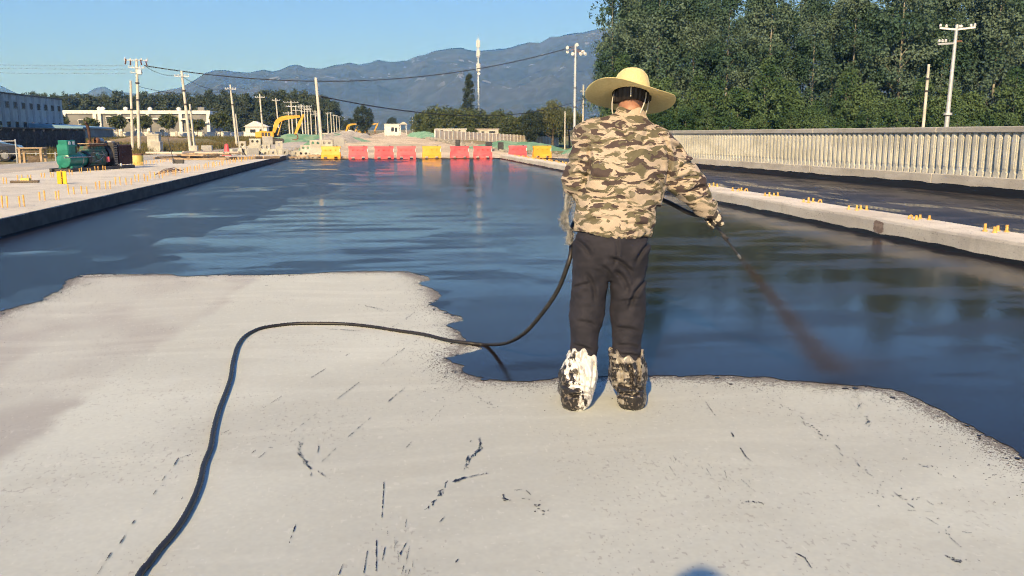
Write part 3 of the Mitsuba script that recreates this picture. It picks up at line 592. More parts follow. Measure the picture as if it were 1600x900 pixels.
obj('mountain', range_mesh([(-15.6, .033)] + RIDGE + [(46, .05)], 2600, 4700, -15.5, 46, 0.06, 11, 0.9), 'mountain_scrub', smooth=True, label='long blue hazy mountain ridge with pale rock scars rising to the right', kind='structure')
obj('mountain', range_mesh([(-34, .045)] + FARR + [(-12, .030)], 4200, 6600, -34, -12, 0.06, 23, 0.7), 'mountain_scrub', smooth=True, label='low distant peaks at the far left of the skyline', kind='structure')

# air: pale haze that turns the far hills blue
scene['haze'] = {'type': 'cube', 'to_world': T().translate([0, 0, 318]).scale([8700, 8700, 324]), 'bsdf': {'type': 'null'}, 'interior': {'type': 'ref', 'id': 'air'}}
tag('haze', 'thin pale blue haze in front of the mountains', kind='stuff')
# ---------------------------------------------------------------- people
PO = np.array([1.116, 4.385, 0.0]); PR = np.array([math.cos(YAW), -math.sin(YAW), 0]); PF = np.array([math.sin(YAW), math.cos(YAW), 0])
def pw(q, o=PO, r=PR, f=PF):
    """local (u to the right, v ahead, z up) -> world"""
    q = np.asarray(q, float); return o + q[..., :1] * r + q[..., 1:2] * f + q[..., 2:3] * np.array([0, 0, 1.0])
def to_world_mesh(m, **k):
    return trimesh.Trimesh(pw(np.asarray(m.vertices), **k), m.faces, process=False)

def frame_of(d, hint):
    d = unit(d); n = unit(np.asarray(hint, float) - d * (np.asarray(hint, float) @ d)); return d, n, np.cross(d, n)
def hand_sdf(O, d, n, s, wrist, side=1, fat=1.0):
    """a hand gripping a rod along d; n points from the palm to the rod, s across the palm"""
    A = lambda q: O + q[0] * d + q[1] * n + q[2] * side * s
    def f(p):
        palm = [bone(p, A((t, -0.002, -0.028)), A((t * 0.95, -0.004, 0.028)), 0.0145 * fat) for t in (-0.034, -0.012, 0.012, 0.034)]
        D = smin(0.012, *palm, bone(p, A((-0.01, -0.006, -0.02)), wrist, 0.020 * fat, 0.027 * fat))
        for k, (t, L) in enumerate(((-0.035, .92), (-0.012, 1.06), (0.012, 1.0), (0.034, .80))):
            J = [A((t, 0.0, 0.030)), A((t * 1.02, 0.030 * L, 0.036 * L)), A((t * 0.98, 0.054, 0.012)), A((t * 0.95, 0.050, -0.012 * L))]
            r = (0.0100, 0.0092, 0.0084, 0.0074)
            fg = np.minimum.reduce([bone(p, J[i], J[i + 1], r[i] * fat, r[i + 1] * fat) for i in range(3)])
            D = smin(0.004, D, fg)
        J = [A((-0.02, 0.0, -0.030)), A((0.004, 0.024, -0.040)), A((0.030, 0.046, -0.026)), A((0.044, 0.054, -0.008))]
        r = (0.0135, 0.0115, 0.0098, 0.0085)
        return smin(0.005, D, *[bone(p, J[i], J[i + 1], r[i] * fat, r[i + 1] * fat) for i in range(3)])
    return f

def head_sdf(c, tilt, k=1.0):
    """face towards +v; returns f(p)"""
    q = rotm([1, 0, 0], -tilt)
    def f(p):
        l = (p - np.asarray(c)) @ q.T.T / k if False else (p - np.asarray(c)) @ q / k
        d = smin(0.03, ball(l, (0, -0.012, 0.025), (0.076, 0.094, 0.090)), ball(l, (0, 0.022, -0.045), (0.058, 0.070, 0.078)), ball(l, (0, 0.055, -0.092), (0.026, 0.028, 0.022)))
        d = smin(0.012, d, bone(l, (0, 0.088, 0.012), (0, 0.106, -0.026), 0.009, 0.014), ball(l, (-0.013, 0.092, -0.030), 0.010), ball(l, (0.013, 0.092, -0.030), 0.010))
        for sx in (-1, 1):
            d = -smin(0.010, -d, ball(l, (sx * 0.032, 0.094, 0.012), (0.015, 0.012, 0.010)))
            d = smin(0.004, d, ball(l, (sx * 0.032, 0.077, 0.011), 0.0125), bone(l, (sx * 0.016, 0.088, 0.030), (sx * 0.048, 0.074, 0.029), 0.006))
            ear = np.maximum(ball(l, (sx * 0.080, -0.012, -0.004), (0.011, 0.022, 0.034)), -ball(l, (sx * 0.092, -0.006, -0.002), (0.010, 0.011, 0.020)))
            d = smin(0.006, d, ear)
        d = smin(0.006, d, bone(l, (-0.020, 0.082, -0.060), (0.020, 0.082, -0.060), 0.006), bone(l, (-0.015, 0.082, -0.070), (0.015, 0.082, -0.070), 0.007))
        return d * k
    return f

def build_body(key, J, hands, head_c, tilt, h=0.011):
    """one continuous skin: trunk, limbs, neck, head and both hands"""
    hf = head_sdf(head_c, tilt)
    def f(p):
        d = smin(0.05, bone(p, J['pelvis'], J['belly'], 0.125, 0.115, (1, 1.35, 1)), bone(p, J['belly'], J['chest'], 0.115, 0.135, (1, 1.3, 1)),
                 bone(p, J['lsh'], J['rsh'], 0.060, 0.060))
        d = smin(0.03, d, bone(p, J['chest'], J['neck'], 0.075, 0.055), bone(p, J['neck'], J['skull'], 0.052, 0.054))
        for a in 'lr':
            d = smin(0.03, d, bone(p, J[a + 'sh'], J[a + 'el'], 0.052, 0.040), bone(p, J[a + 'el'], J[a + 'wr'], 0.040, 0.027))
            d = smin(0.03, d, bone(p, J[a + 'hip'], J[a + 'kn'], 0.082, 0.055), bone(p, J[a + 'kn'], J[a + 'an'], 0.055, 0.038))
            d = smin(0.02, d, bone(p, J[a + 'an'], J[a + 'heel'], 0.038, 0.036), bone(p, J[a + 'heel'], J[a + 'toe'], 0.036, 0.030))
        return smin(0.02, d, hf(p))
    P = np.array(list(J.values())); 
    body = surfnet(f, P.min(0) - 0.2, P.max(0) + [0.2, 0.2, 0.22], h)
    tri = lambda m: m3.Manifold(m3.Mesh(np.asarray(m.vertices, np.float32), np.asarray(m.faces, np.uint32)))
    M = tri(body)
    for O, fn in hands: M = M + tri(surfnet(fn, np.asarray(O) - 0.14, np.asarray(O) + 0.14, 0.0042))
    q = M.to_mesh(); return trimesh.Trimesh(q.vert_properties[:, :3], q.tri_verts, process=False)

# --- the worker, seen from behind
J = dict(pelvis=(.05, 0, .86), belly=(.085, .02, 1.06), chest=(.115, .04, 1.28), neck=(.135, .05, 1.46), skull=(.145, .075, 1.55),
         lsh=(-.065, .04, 1.385), rsh=(.285, .04, 1.335), lel=(-.150, .035, 1.175), rel=(.425, .06, 1.185), lwr=(-.03, .29, 1.08), rwr=(.560, .11, 1.020),
         lhip=(-.03, .0, .82), rhip=(.125, .0, .82), lkn=(-.078, .03, .48), rkn=(.140, .03, .48), lan=(-.100, -.02, .10), ran=(.150, -.015, .10),
         lheel=(-.108, -.05, .05), rheel=(.158, -.045, .05), ltoe=(-.125, .13, .042), rtoe=(.178, .135, .042))
J = {k: np.array(v, float) for k, v in J.items()}
rd, rn, rs = frame_of((.60, .42, -.68), (-.55, .25, -.45)); RO = np.array([.588, .135, .965]) - 0.030 * rn
ld, ln_, ls = frame_of((.95, .10, -.18), (.05, .6, -.35)); LO = np.array([.02, .36, 1.045]) - 0.030 * ln_
rf, lf = hand_sdf(RO, rd, rn, rs, J['rwr']), hand_sdf(LO, ld, ln_, ls, J['lwr'], -1)
HC = (.146, .085, 1.600)
body = build_body('person', J, [(RO, rf), (LO, lf)], HC, 14)
worker = obj('person', to_world_mesh(body), 'skin', smooth=True, label='worker in camouflage jacket and straw hat spraying bitumen with his back turned', cat='person')
for O, d, n, s, wr, sd in ((RO, rd, rn, rs, J['rwr'], 1), (LO, ld, ln_, ls, J['lwr'], -1)):
    g = hand_sdf(O, d, n, s, wr * 0.55 + O * 0.45, sd, 1.13)
    obj('glove', to_world_mesh(surfnet(lambda p: wrinkle(p, g(p), 60, 0.0015, 3), O - 0.12, O + 0.12, 0.0034)), 'glove_cloth', worker, smooth=True,
        label='tar-stained cream work glove gripping the spray wand' if sd > 0 else None)

def jacket(p):
    sc = (1, 1.38, 1)
    d = smin(0.07, bone(p, (.060, .0, .925), (.105, .02, 1.22), .192, .205, sc), bone(p, (.105, .02, 1.22), (.118, .03, 1.31), .205, .170, sc),
             bone(p, (-.045, .035, 1.385), (.270, .035, 1.335), .085, .085), bone(p, (.115, .03, 1.33), (.138, .045, 1.43), .10, .075))
    la = smin(0.04, bone(p, (-.055, .04, 1.375), (-.112, .03, 1.17), .088, .070), bone(p, (-.112, .03, 1.17), (-.035, .275, 1.085), .070, .046))
    ra = smin(0.04, bone(p, (.275, .04, 1.330), (.422, .06, 1.185), .090, .078), bone(p, (.422, .06, 1.185), (.552, .105, 1.030), .078, .050))
    d = smin(0.035, d, la, ra)
    # gathered waistband
    low = np.clip((0.950 - p[:, 2]) / 0.05, 0, 1); low = low * low * (3 - 2 * low)
    a = np.arctan2((p[:, 1]) * 1.4, p[:, 0] - .06)
    d = d + low * (0.004 - 0.007 * np.cos(a * 34 + 3 * np.sin(a * 5))) 
    hem = 0.900 - 0.085 * (p[:, 0] - 0.06) - 0.008 * np.sin(a * 3)
    d = folds(p, d, [(.285, 1.42, .315, 1.15, .016, .010), (-.085, 1.39, -.112, 1.12, .016, .010), (-.09, .975, .05, .985, .012, .010), (.10, .965, .24, .935, .013, .010), (.0, 1.48, .13, 1.36, .010, .012), (.22, 1.45, .13, 1.30, .010, .012), (.25, 1.10, .285, .96, .012, .010), (-.12, 1.05, -.04, .975, .012, .010), (.38, 1.23, .48, 1.27, .016, .010), (.36, 1.17, .49, 1.19, .018, .010), (.42, 1.11, .54, 1.14, .016, .009), (.47, 1.07, .57, 1.08, .014, .008), (.24, 1.22, .31, 1.12, .016, .010), (.19, 1.18, .30, 1.10, .012, .010), (-.06, 1.20, .03, 1.13, .010, .011), (-.17, 1.27, -.08, 1.24, .014, .010), (-.17, 1.20, -.07, 1.20, .014, .010), (.05, 1.10, .16, 1.06, .009, .011), (.315, 1.36, .41, 1.30, .013, .010)])
    d = wrinkle(p, wrinkle(p, d, 7.0, 0.014, 31, (1.0, 1.0, 1.9)), 17.0, 0.007, 77, (.8, .8, 1.5)) + low * 0.004
    return np.maximum(d, hem - p[:, 2])
obj('jacket', to_world_mesh(surfnet(jacket, (-.30, -.24, .83), (.74, .42, 1.56), 0.0078)), 'camo_cloth', worker, smooth=True, label='camouflage jacket in tan, olive and dark brown')
def collar(p):
    c0, c1 = np.array([.130, .035, 1.405]), np.array([.148, .065, 1.512])
    d = bone(p, c0, c1, .092, .078); t = (p - c0) @ unit(c1 - c0); e = np.linalg.norm(c1 - c0)
    d = np.maximum(np.abs(d + 0.006) - 0.006, np.maximum(t - e + 0.012 * np.sin(p[:, 0] * 60), -t))
    return d
obj('collar', to_world_mesh(surfnet(collar, (-.02, -.10, 1.36), (.30, .22, 1.56), 0.0055)), 'camo_cloth', worker, smooth=True)
def trousers(p):
    sc = (1, 1.25, 1)
    d = bone(p, (.055, -.005, .945), (.052, -.008, .84), .145, .160, sc)
    L = smin(0.04, bone(p, (-.040, -.01, .83), (-.066, .02, .49), .100, .076), bone(p, (-.066, .02, .49), (-.086, -.015, .235), .076, .060))
    Rr = smin(0.04, bone(p, (.140, -.01, .83), (.146, .02, .49), .100, .076), bone(p, (.146, .02, .49), (.142, -.012, .235), .076, .063))
    d = smin(0.03, d, np.minimum(L, Rr))
    d = np.maximum(d, p[:, 2] - .96); d = np.maximum(d, .20 - p[:, 2])
    d = folds(p, d, [(.047, .93, .050, .74, .010, .007), (.02, .80, .150, .715, .020, .010), (.060, .735, .135, .61, .016, .010), (.140, .52, .235, .68, .018, .011), (-.085, .72, -.035, .565, .013, .010), (-.135, .88, -.06, .795, .015, .010), (.165, .77, .250, .870, .016, .010), (.10, .56, .20, .575, .010, .009), (-.13, .46, -.02, .43, .011, .010), (.08, .42, .20, .40, .010, .010), (-.14, .33, -.04, .30, .014, .010), (.085, .33, .20, .315, .013, .010), (-.13, .28, -.04, .265, .012, .008), (.10, .285, .20, .27, .012, .008), (-.02, .76, .045, .70, .012, .009), (-.145, .62, -.06, .66, .010, .010)])
    return wrinkle(p, wrinkle(p, d, 5.5, 0.009, 47, (1.5, 1.2, 1.3)), 15.0, 0.005, 71, (1.0, 1.0, 1.8))
obj('trousers', to_world_mesh(surfnet(trousers, (-.24, -.24, .17), (.34, .24, 1.0), 0.0085)), 'trouser_cloth', worker, smooth=True, label='dark brown-black work trousers')
def boot_bag(sx):
    if sx < 0: top, mid, heel, toe, rt = (-.086, -.015, .30), (-.112, -.02, .15), (-.124, -.055, .06), (-.140, .14, .05), .068
    else: top, mid, heel, toe, rt = (.143, -.01, .29), (.150, -.012, .17), (.168, -.05, .052), (.182, .145, .05), .086
    def f(p):
        d = smin(0.03, bone(p, top, mid, rt, .086), bone(p, mid, heel, .086, .074 if sx < 0 else .056), bone(p, heel, toe, .062, .052), bone(p, mid, toe, .075, .052))
        k = top[0]; d = folds(p, d, [(k - .06, .28, k - .035, .14, .014, .007), (k - .01, .27, k + .005, .10, .016, .008), (k + .045, .27, k + .03, .12, .014, .007), (mid[0] - .09, .13, mid[0] + .08, .10, .014, .009), (mid[0] - .07, .075, mid[0] + .07, .085, .012, .008), (mid[0] - .08, .20, mid[0] + .05, .165, .010, .008)])
        d = np.maximum(d, 0.004 - p[:, 2])
        a = np.arctan2(p[:, 1] - top[1], p[:, 0] - top[0])
        rim = top[2] + 0.016 * np.sin(a * 2 + sx) + 0.012 * np.sin(a * 7) - 0.02 * np.maximum(0, np.sin(a * 1 + 1.5))
        d = wrinkle(p, wrinkle(p, d, 15, 0.011, 60 + sx, (1, 1, .6)), 34, .005, 90 + sx, (1, 1, .8))
        inner = bone(p, (top[0], top[1], .36), (top[0], top[1], .27), rt - .012, rt - .014)
        return np.maximum(np.maximum(d, p[:, 2] - rim), -inner)
    lo = np.minimum(np.minimum(top, heel), toe) - .12; hi = np.maximum(np.maximum(top, heel), toe) + .12; lo[2] = -.02
    return surfnet(f, lo, hi, 0.0058)
obj('boot_cover', to_world_mesh(boot_bag(-1)), 'bag_white', worker, smooth=50, label='white plastic bag tied over the left boot, tarred at the sole')
obj('boot_cover', to_world_mesh(boot_bag(1)), 'bag_black', worker, smooth=50, label='tar-blackened plastic bag tied over the right boot')
def hair(p):
    h = head_sdf(HC, 14)(p) - 0.008; l = (p - np.array(HC)) @ rotm([1, 0, 0], -14)
    h = np.maximum(h, l[:, 2] - .022); return np.maximum(h + 0.003 * np.sin(p[:, 0] * 300), np.maximum(l[:, 1] - 0.035 - 0.5 * np.maximum(l[:, 2] - 0.03, 0), -0.046 + 0.55 * np.maximum(l[:, 1], 0) - l[:, 2]))
obj('hair', to_world_mesh(surfnet(hair, (.03, -.06, 1.45), (.27, .22, 1.72), 0.006)), 'hair', worker, smooth=True, label='short black hair under the hat')

# hat: wide limp brim, domed crown
def hat_mesh():
    n = 72; ang = np.arange(n) * 2 * np.pi / n; V = []
    outer = [(0.0, .124), (.034, .122), (.060, .112), (.078, .090), (.089, .055), (.093, .020), (.096, .004), (.108, .0), (.140, -.002), (.180, -.004), (.215, -.008), (.228, -.010), (.2285, -.013)]
    inner = [(.226, -.014), (.180, -.0095), (.140, -.0075), (.108, -.0055), (.094, -.002), (.0895, .020), (.0855, .054), (.0745, .087), (.056, .108), (.0, .119)]
    for k, (q, z) in enumerate(outer + inner):
        w = np.clip((q - .09) / .14, 0, 1) ** 1.4
        zz = z + w * (0.012 * np.sin(ang * 2 + .6) + 0.010 * np.sin(ang * 3 + 2.1) - 0.020 * np.clip(np.cos(ang - 0.3), 0, 1))
        qq = q * (1 + 0.012 * np.sin(ang * 5 + k) * w)
        V.append(np.stack([qq * np.cos(ang), qq * np.sin(ang) * (1.02 + .20 * (1 - np.clip((q - .09) / .10, 0, 1))), zz], 1))
    m = len(V); V = np.vstack(V); i = np.arange(n); j = (i + 1) % n
    f = np.vstack([np.stack([k * n + i, (k + 1) * n + i, (k + 1) * n + j, k * n + j], 1) for k in range(m - 1)])
    return V, f
HV, HF = hat_mesh(); HQ = rotm([1, 0, 0], -16) @ rotm([0, 1, 0], 6); HP = np.array([.144, .070, 1.604])
hat = obj('hat', MB().add(pw(HV @ HQ.T + HP), HF), 'straw', worker, smooth=45, label='pale yellow straw hat with wide drooping brim')
hl = lambda x, y, z: pw(np.array([x, y, z]) @ HQ.T + HP)
cord = MB()
cord.tube(smoothline([hl(-.01, -.092, .006), hl(-.012, -.100, -.012), hl(-.010, -.094, -.045)], 8), .0032, 6)
for sx in (-1, 1):
    cord.tube(smoothline([hl(sx * .086, -.03, -.004), hl(sx * .090, .0, -.06), hl(sx * .070, .04, -.115), hl(0, .075, -.150)], 14), .003, 6)
cord.tube(smoothline([hl(.07, -.058, -.004), hl(.066, -.066, -.05), hl(.05, -.05, -.11)], 10), .003, 6)
obj('chin_cord', cord, 'cord_white', hat)

# --- spray wand, hose and spray
WA = pw(RO + .030 * rn); WD = unit(pw(rd) - pw(np.zeros(3)))
wand = thing('spray_wand', 'slim black spray wand held low in the right glove of the worker', 'spray wand')
obj('grip', MB().tube([WA - .13 * WD, WA - .115 * WD, WA - .02 * WD, WA + .05 * WD], [.010, .015, .0145, .012], 12), 'black_rubber', wand, smooth=40)
obj('pipe', MB().tube([WA + .05 * WD, WA + .30 * WD], .0062, 10), 'dark_metal', wand, smooth=40)
cp = MB().tube([WA + .125 * WD, WA + .135 * WD, WA + .165 * WD, WA + .175 * WD], [.008, .0125, .0125, .008], 8)
cp.tube([WA + .15 * WD + [0.0, 0, -.004], WA + .15 * WD + .03 * unit(np.cross(WD, [0, 0, 1]))], .005, 6)
obj('valve', cp, 'dark_metal', wand)
obj('trigger', MB().tube(smoothline([WA - .05 * WD + [0, 0, -.012], WA - .02 * WD + [-.012, 0, -.035], WA + .03 * WD + [-.01, 0, -.03]], 8), .004, 6), 'dark_metal', wand)
TIP = WA + .33 * WD
obj('nozzle', MB().tube([WA + .295 * WD, WA + .31 * WD, TIP], [.0062, .009, .0055], 10), 'steel', wand)
hip = [(0.688, 5.771, 0.013), (0.77, 5.426, 0.10), (0.816, 4.98, 0.262), (0.873, 4.72, 0.43), (0.921, 4.55, 0.58), (0.949, 4.47, 0.70)]
front = [tuple(pw(q)) for q in ((-.150, .06, .80), (-.135, .20, .92), (-.05, .33, 1.02), (.02, .36, 1.045), (.14, .355, 1.075), (.28, .29, 1.080), (.38, .23, 1.045), (.48, .165, .995))] + [tuple(WA - .055 * WD + [0, 0, -.018])]
ground_run = [(-0.80, 1.4), (-0.80, 2.2)] + HOSE
HP3 = [(x, y, .0118 if k < len(ground_run) - 3 else .0165) for k, (x, y) in enumerate(ground_run)] + hip + front
hl3 = smoothline(HP3, 420)
obj('hose', MB().tube(hl3, .0118, 14), 'hose_rubber', smooth=60, label='long black rubber hose winding across the concrete up to the worker', cat='hose')
wl = MB(); r_ = random.Random(5)
for k in range(150):
    t = r_.uniform(0, 1); c = np.array([-.175 + .02 * math.sin(t * 9), .03, 1.12 - .27 * t]); q = [c + np.array([r_.gauss(0, .012), r_.gauss(0, .012), r_.gauss(0, .012)]) for _ in range(4)]
    wl.tube(pw(np.array(q)), .0016, 4, cap=False)
wl.tube(pw(smoothline([(-.172, .03, 1.14), (-.182, .03, 1.04), (-.168, .03, .94), (-.165, .03, .85)], 14)), .008, 7)
obj('frayed_rope', wl, 'grey_wool', label='grey frayed rope hanging at the left side of the worker', cat='rope')

# the jet: a cone of brown droplets from the nozzle to the deck
GND = np.array([2.60, 4.68, 0.02])
def jet_grid():
    lo = np.array([TIP[0] - .15, 4.05, 0.006]); hi = np.array([3.30, 5.45, TIP[2] + .05]); n = (64, 48, 64)
    ax = [lo[k] + (np.arange(n[k]) + .5) / n[k] * (hi[k] - lo[k]) for k in range(3)]
    X, Y, Z = np.meshgrid(*ax, indexing='ij'); P = np.stack([X, Y, Z], -1)
    d = GND - TIP; L = np.linalg.norm(d); d = d / L; t = (P - TIP) @ d; side = np.linalg.norm(P - TIP - t[..., None] * d, axis=-1)
    u = np.clip(t / L, 0, 1.05); w = 0.012 + 0.095 * u ** 1.2
    nz = meshkit.fbm(np.stack([X * 9, Y * 9, Z * 5], -1), 4, 3)
    D = np.exp(-(side / w) ** 2 * 1.6) * (t > -.01) * (0.018 / w) ** 1.15 * (0.45 + 1.1 * nz) * 1.0
    low = np.exp(-Z / 0.045) * np.exp(-(((X - 2.74) / .30) ** 2 + ((Y - 4.74) / .17) ** 2)) * (0.25 + nz) * 0.15
    D = (D + low) * np.clip(Z / .02, 0, 1)
    D = np.clip(D, 0, None); D[D < 0.004] = 0
    for k in range(3):
        i = np.arange(n[k]); e = np.clip(np.minimum(i, n[k] - 1 - i) / 3.0, 0, 1); D *= e.reshape([-1 if q == k else 1 for q in range(3)])
    return lo, hi, D
jl, jh, JD = jet_grid()
JS = 38.0
scene['jet_mist'] = {'type': 'heterogeneous', 'albedo': {'type': 'rgb', 'value': [0.14, 0.105, 0.085]}, 'scale': JS,
    'sigma_t': {'type': 'gridvolume', 'grid': mi.VolumeGrid(np.ascontiguousarray(JD.transpose(2, 1, 0)[..., None].astype(np.float32))), 'to_world': T().translate(jl.tolist()).scale((jh - jl).tolist())}}
scene['spray_mist'] = {'type': 'cube', 'to_world': T().translate(((jl + jh) / 2).tolist()).scale(((jh - jl) / 2).tolist()), 'bsdf': {'type': 'null'},
    'interior': {'type': 'ref', 'id': 'jet_mist'}, 'exterior': {'type': 'ref', 'id': 'air'}}
tag('spray_mist', 'brown mist of sprayed bitumen between the wand and the deck', kind='stuff')
def droplets(n=1100):
    r = np.random.default_rng(12); t = r.uniform(0.02, 1, n) ** .8; w = 0.008 + 0.075 * t
    d = GND - TIP; e1 = unit(np.cross(d, [0, 0, 1])); e2 = unit(np.cross(d, e1))
    c = TIP + t[:, None] * d + (r.normal(0, .6, n) * w)[:, None] * e1 + (r.normal(0, .6, n) * w)[:, None] * e2
    c = c[c[:, 2] > .01]; s = r.uniform(.0006, .0014, len(c)); q = np.array([[1, 1, 1], [1, -1, -1], [-1, 1, -1], [-1, -1, 1.0]])
    v = c[:, None, :] + s[:, None, None] * q[None] ; f = (np.arange(len(c))[:, None, None] * 4 + np.array([[0, 1, 2], [0, 3, 1], [0, 2, 3], [1, 3, 2]])).reshape(-1, 3)
    return trimesh.Trimesh(v.reshape(-1, 3), f, process=False)
obj('spray_droplets', droplets(), 'tar_brown', label='fine brown drops flying from the nozzle to the deck', kind='stuff')

# --- the photographer, who stands behind the camera: his head's shadow reaches into the picture
SH = 1.70 / math.tan(SUN_EL); HX, HY = 1.00 - SH * -math.sin(SUN_AZ), 2.57 - SH * -math.cos(SUN_AZ)
po = np.array([HX, HY - .04, 0]); K = dict(pelvis=(0, 0, .90), belly=(0, 0, 1.08), chest=(0, 0, 1.30), neck=(0, .0, 1.46), skull=(0, .02, 1.55), lsh=(-.17, 0, 1.40), rsh=(.17, 0, 1.40),
     lel=(-.24, .14, 1.18), rel=(.27, .14, 1.18), lwr=(-.04, .34, 1.36), rwr=(.32, .34, 1.36), lhip=(-.08, 0, .86), rhip=(.08, 0, .86), lkn=(-.10, .02, .48), rkn=(.10, .02, .48),
     lan=(-.11, -.02, .10), ran=(.11, -.02, .10), lheel=(-.11, -.05, .045), rheel=(.11, -.05, .045), ltoe=(-.13, .13, .04), rtoe=(.13, .13, .04))
K = {k: np.array(v, float) for k, v in K.items()}
ph = lambda m: trimesh.Trimesh(np.asarray(m.vertices) + po, m.faces, process=False)
hd = [frame_of((0, 0, 1), (1, .1, 0)), frame_of((0, 0, 1), (-1, .1, 0))]
h1, h2 = np.array([.06, .40, 1.385]), np.array([.30, .40, 1.385])
mate = obj('person', ph(build_body('p2', K, [(h1, hand_sdf(h1, *hd[0], K['lwr'])), (h2, hand_sdf(h2, *hd[1], K['rwr'], -1))], (0, .03, 1.585), 4, 0.014)), 'skin', smooth=True,
    label='photographer holding a phone up, whose head shadow falls across the bottom edge', cat='person')
def shirt(p):
    d = smin(.05, bone(p, (0, 0, .92), (0, 0, 1.25), .165, .175, (1, 1.35, 1)), bone(p, (-.15, 0, 1.38), (.15, 0, 1.38), .08, .08))
    for s in 'lr': d = smin(.03, d, bone(p, K[s + 'sh'], K[s + 'el'], .075, .06), bone(p, K[s + 'el'], K[s + 'wr'], .06, .042))
    return np.maximum(d, .86 - p[:, 2])
obj('shirt', ph(surfnet(shirt, (-.4, -.3, .8), (.45, .45, 1.55), .016)), 'blue_cloth', mate, smooth=True)
def slacks(p):
    d = bone(p, (0, 0, .96), (0, 0, .88), .15, .155, (1, 1.25, 1))
    for s in 'lr': d = smin(.03, d, bone(p, K[s + 'hip'], K[s + 'kn'], .1, .075), bone(p, K[s + 'kn'], K[s + 'an'], .075, .06))
    return np.maximum(d, .07 - p[:, 2])
obj('trousers', ph(surfnet(slacks, (-.3, -.25, .03), (.3, .25, 1.1), .016)), 'trouser_cloth', mate, smooth=True)
tuft = MB(); r_ = random.Random(9)
for k in range(320):
    a, b = r_.uniform(0, 2 * math.pi), r_.uniform(.25, 1.0); c = np.array([0.080 * math.cos(a) * math.cos(b * 1.4), .02 + .095 * math.sin(a) * math.cos(b * 1.4) - .012, 1.605 + .088 * math.sin(b * 1.4)])
    o = unit(c - [0, .02, 1.58]); tuft.tube([c - .02 * o, c + .012 * o, c + o * r_.uniform(.016, .030) + [r_.gauss(0, .008), 0, -.003]], [.011, .009, .003], 5)
obj('hair', ph(tuft.mesh()), 'hair', mate)
obj('phone', MB().box(po + [.18, .405, 1.395], (.16, .009, .078), bev=.003), 'dark_metal', label='phone held up sideways by the photographer', cat='phone')
# ---------------------------------------------------------------- trees
def leaf_cloud(centres, radii, per, size, seed, up=0.35, flat=1.0, droop=0.0):
    """leaf-sized rhombi round clump centres"""
    r = np.random.default_rng(seed); C = np.repeat(np.asarray(centres, float), per, 0); q = np.repeat(np.broadcast_to(np.asarray(radii, float), len(centres)), per)
    d = r.normal(size=(len(C), 3)); d /= np.linalg.norm(d, axis=1, keepdims=True)
    c = C + d * (q * r.uniform(0.25, 1, len(C)) ** 0.5)[:, None] * [1, 1, flat]
    if droop: c[:, 2] -= droop * r.uniform(0, 1, len(C)) ** 2
    n = d * 0.7 + r.normal(size=d.shape) * 0.6 + [0, 0, up]; n /= np.linalg.norm(n, axis=1, keepdims=True)
    a = np.cross(n, r.normal(size=n.shape)); a /= np.linalg.norm(a, axis=1, keepdims=True); b = np.cross(n, a)
    s = size * r.uniform(0.6, 1.25, len(C))[:, None]
    v = np.stack([c - a * s * .6, c + b * s * .36, c + a * s * .6, c - b * s * .36], 1).reshape(-1, 3)
    f = (np.arange(len(C))[:, None, None] * 4 + np.array([[0, 1, 2], [0, 2, 3]])).reshape(-1, 3)
    return v, f
def limbs(h, r0, lean, n, seed, spread, z0, zt, up=1.0):
    r = random.Random(seed); m = MB()
    tr = smoothline([(0, 0, -.6), (lean * .2, 0, h * .25), (lean * .6, lean * .2, h * .6), (lean, lean * .3, h)], 12)
    m.tube(tr, np.linspace(r0, r0 * .12, 12), 7, cap=False)
    for k in range(n):
        t = z0 + (zt - z0) * (k + r.random()) / n; p = np.array([np.interp(t * h, tr[:, 2], tr[:, 0]), np.interp(t * h, tr[:, 2], tr[:, 1]), t * h])
        a = r.uniform(0, 6.28); L = spread(t) * r.uniform(.7, 1.1); e = p + np.array([math.cos(a) * L, math.sin(a) * L, L * up * r.uniform(.6, 1.2)])
        m.tube(smoothline([p, (p + e) / 2 + [0, 0, -.08 * L], e], 5), np.linspace(r0 * .32 * (1.1 - t), .012, 5), 4, cap=False)
    return m.mesh()
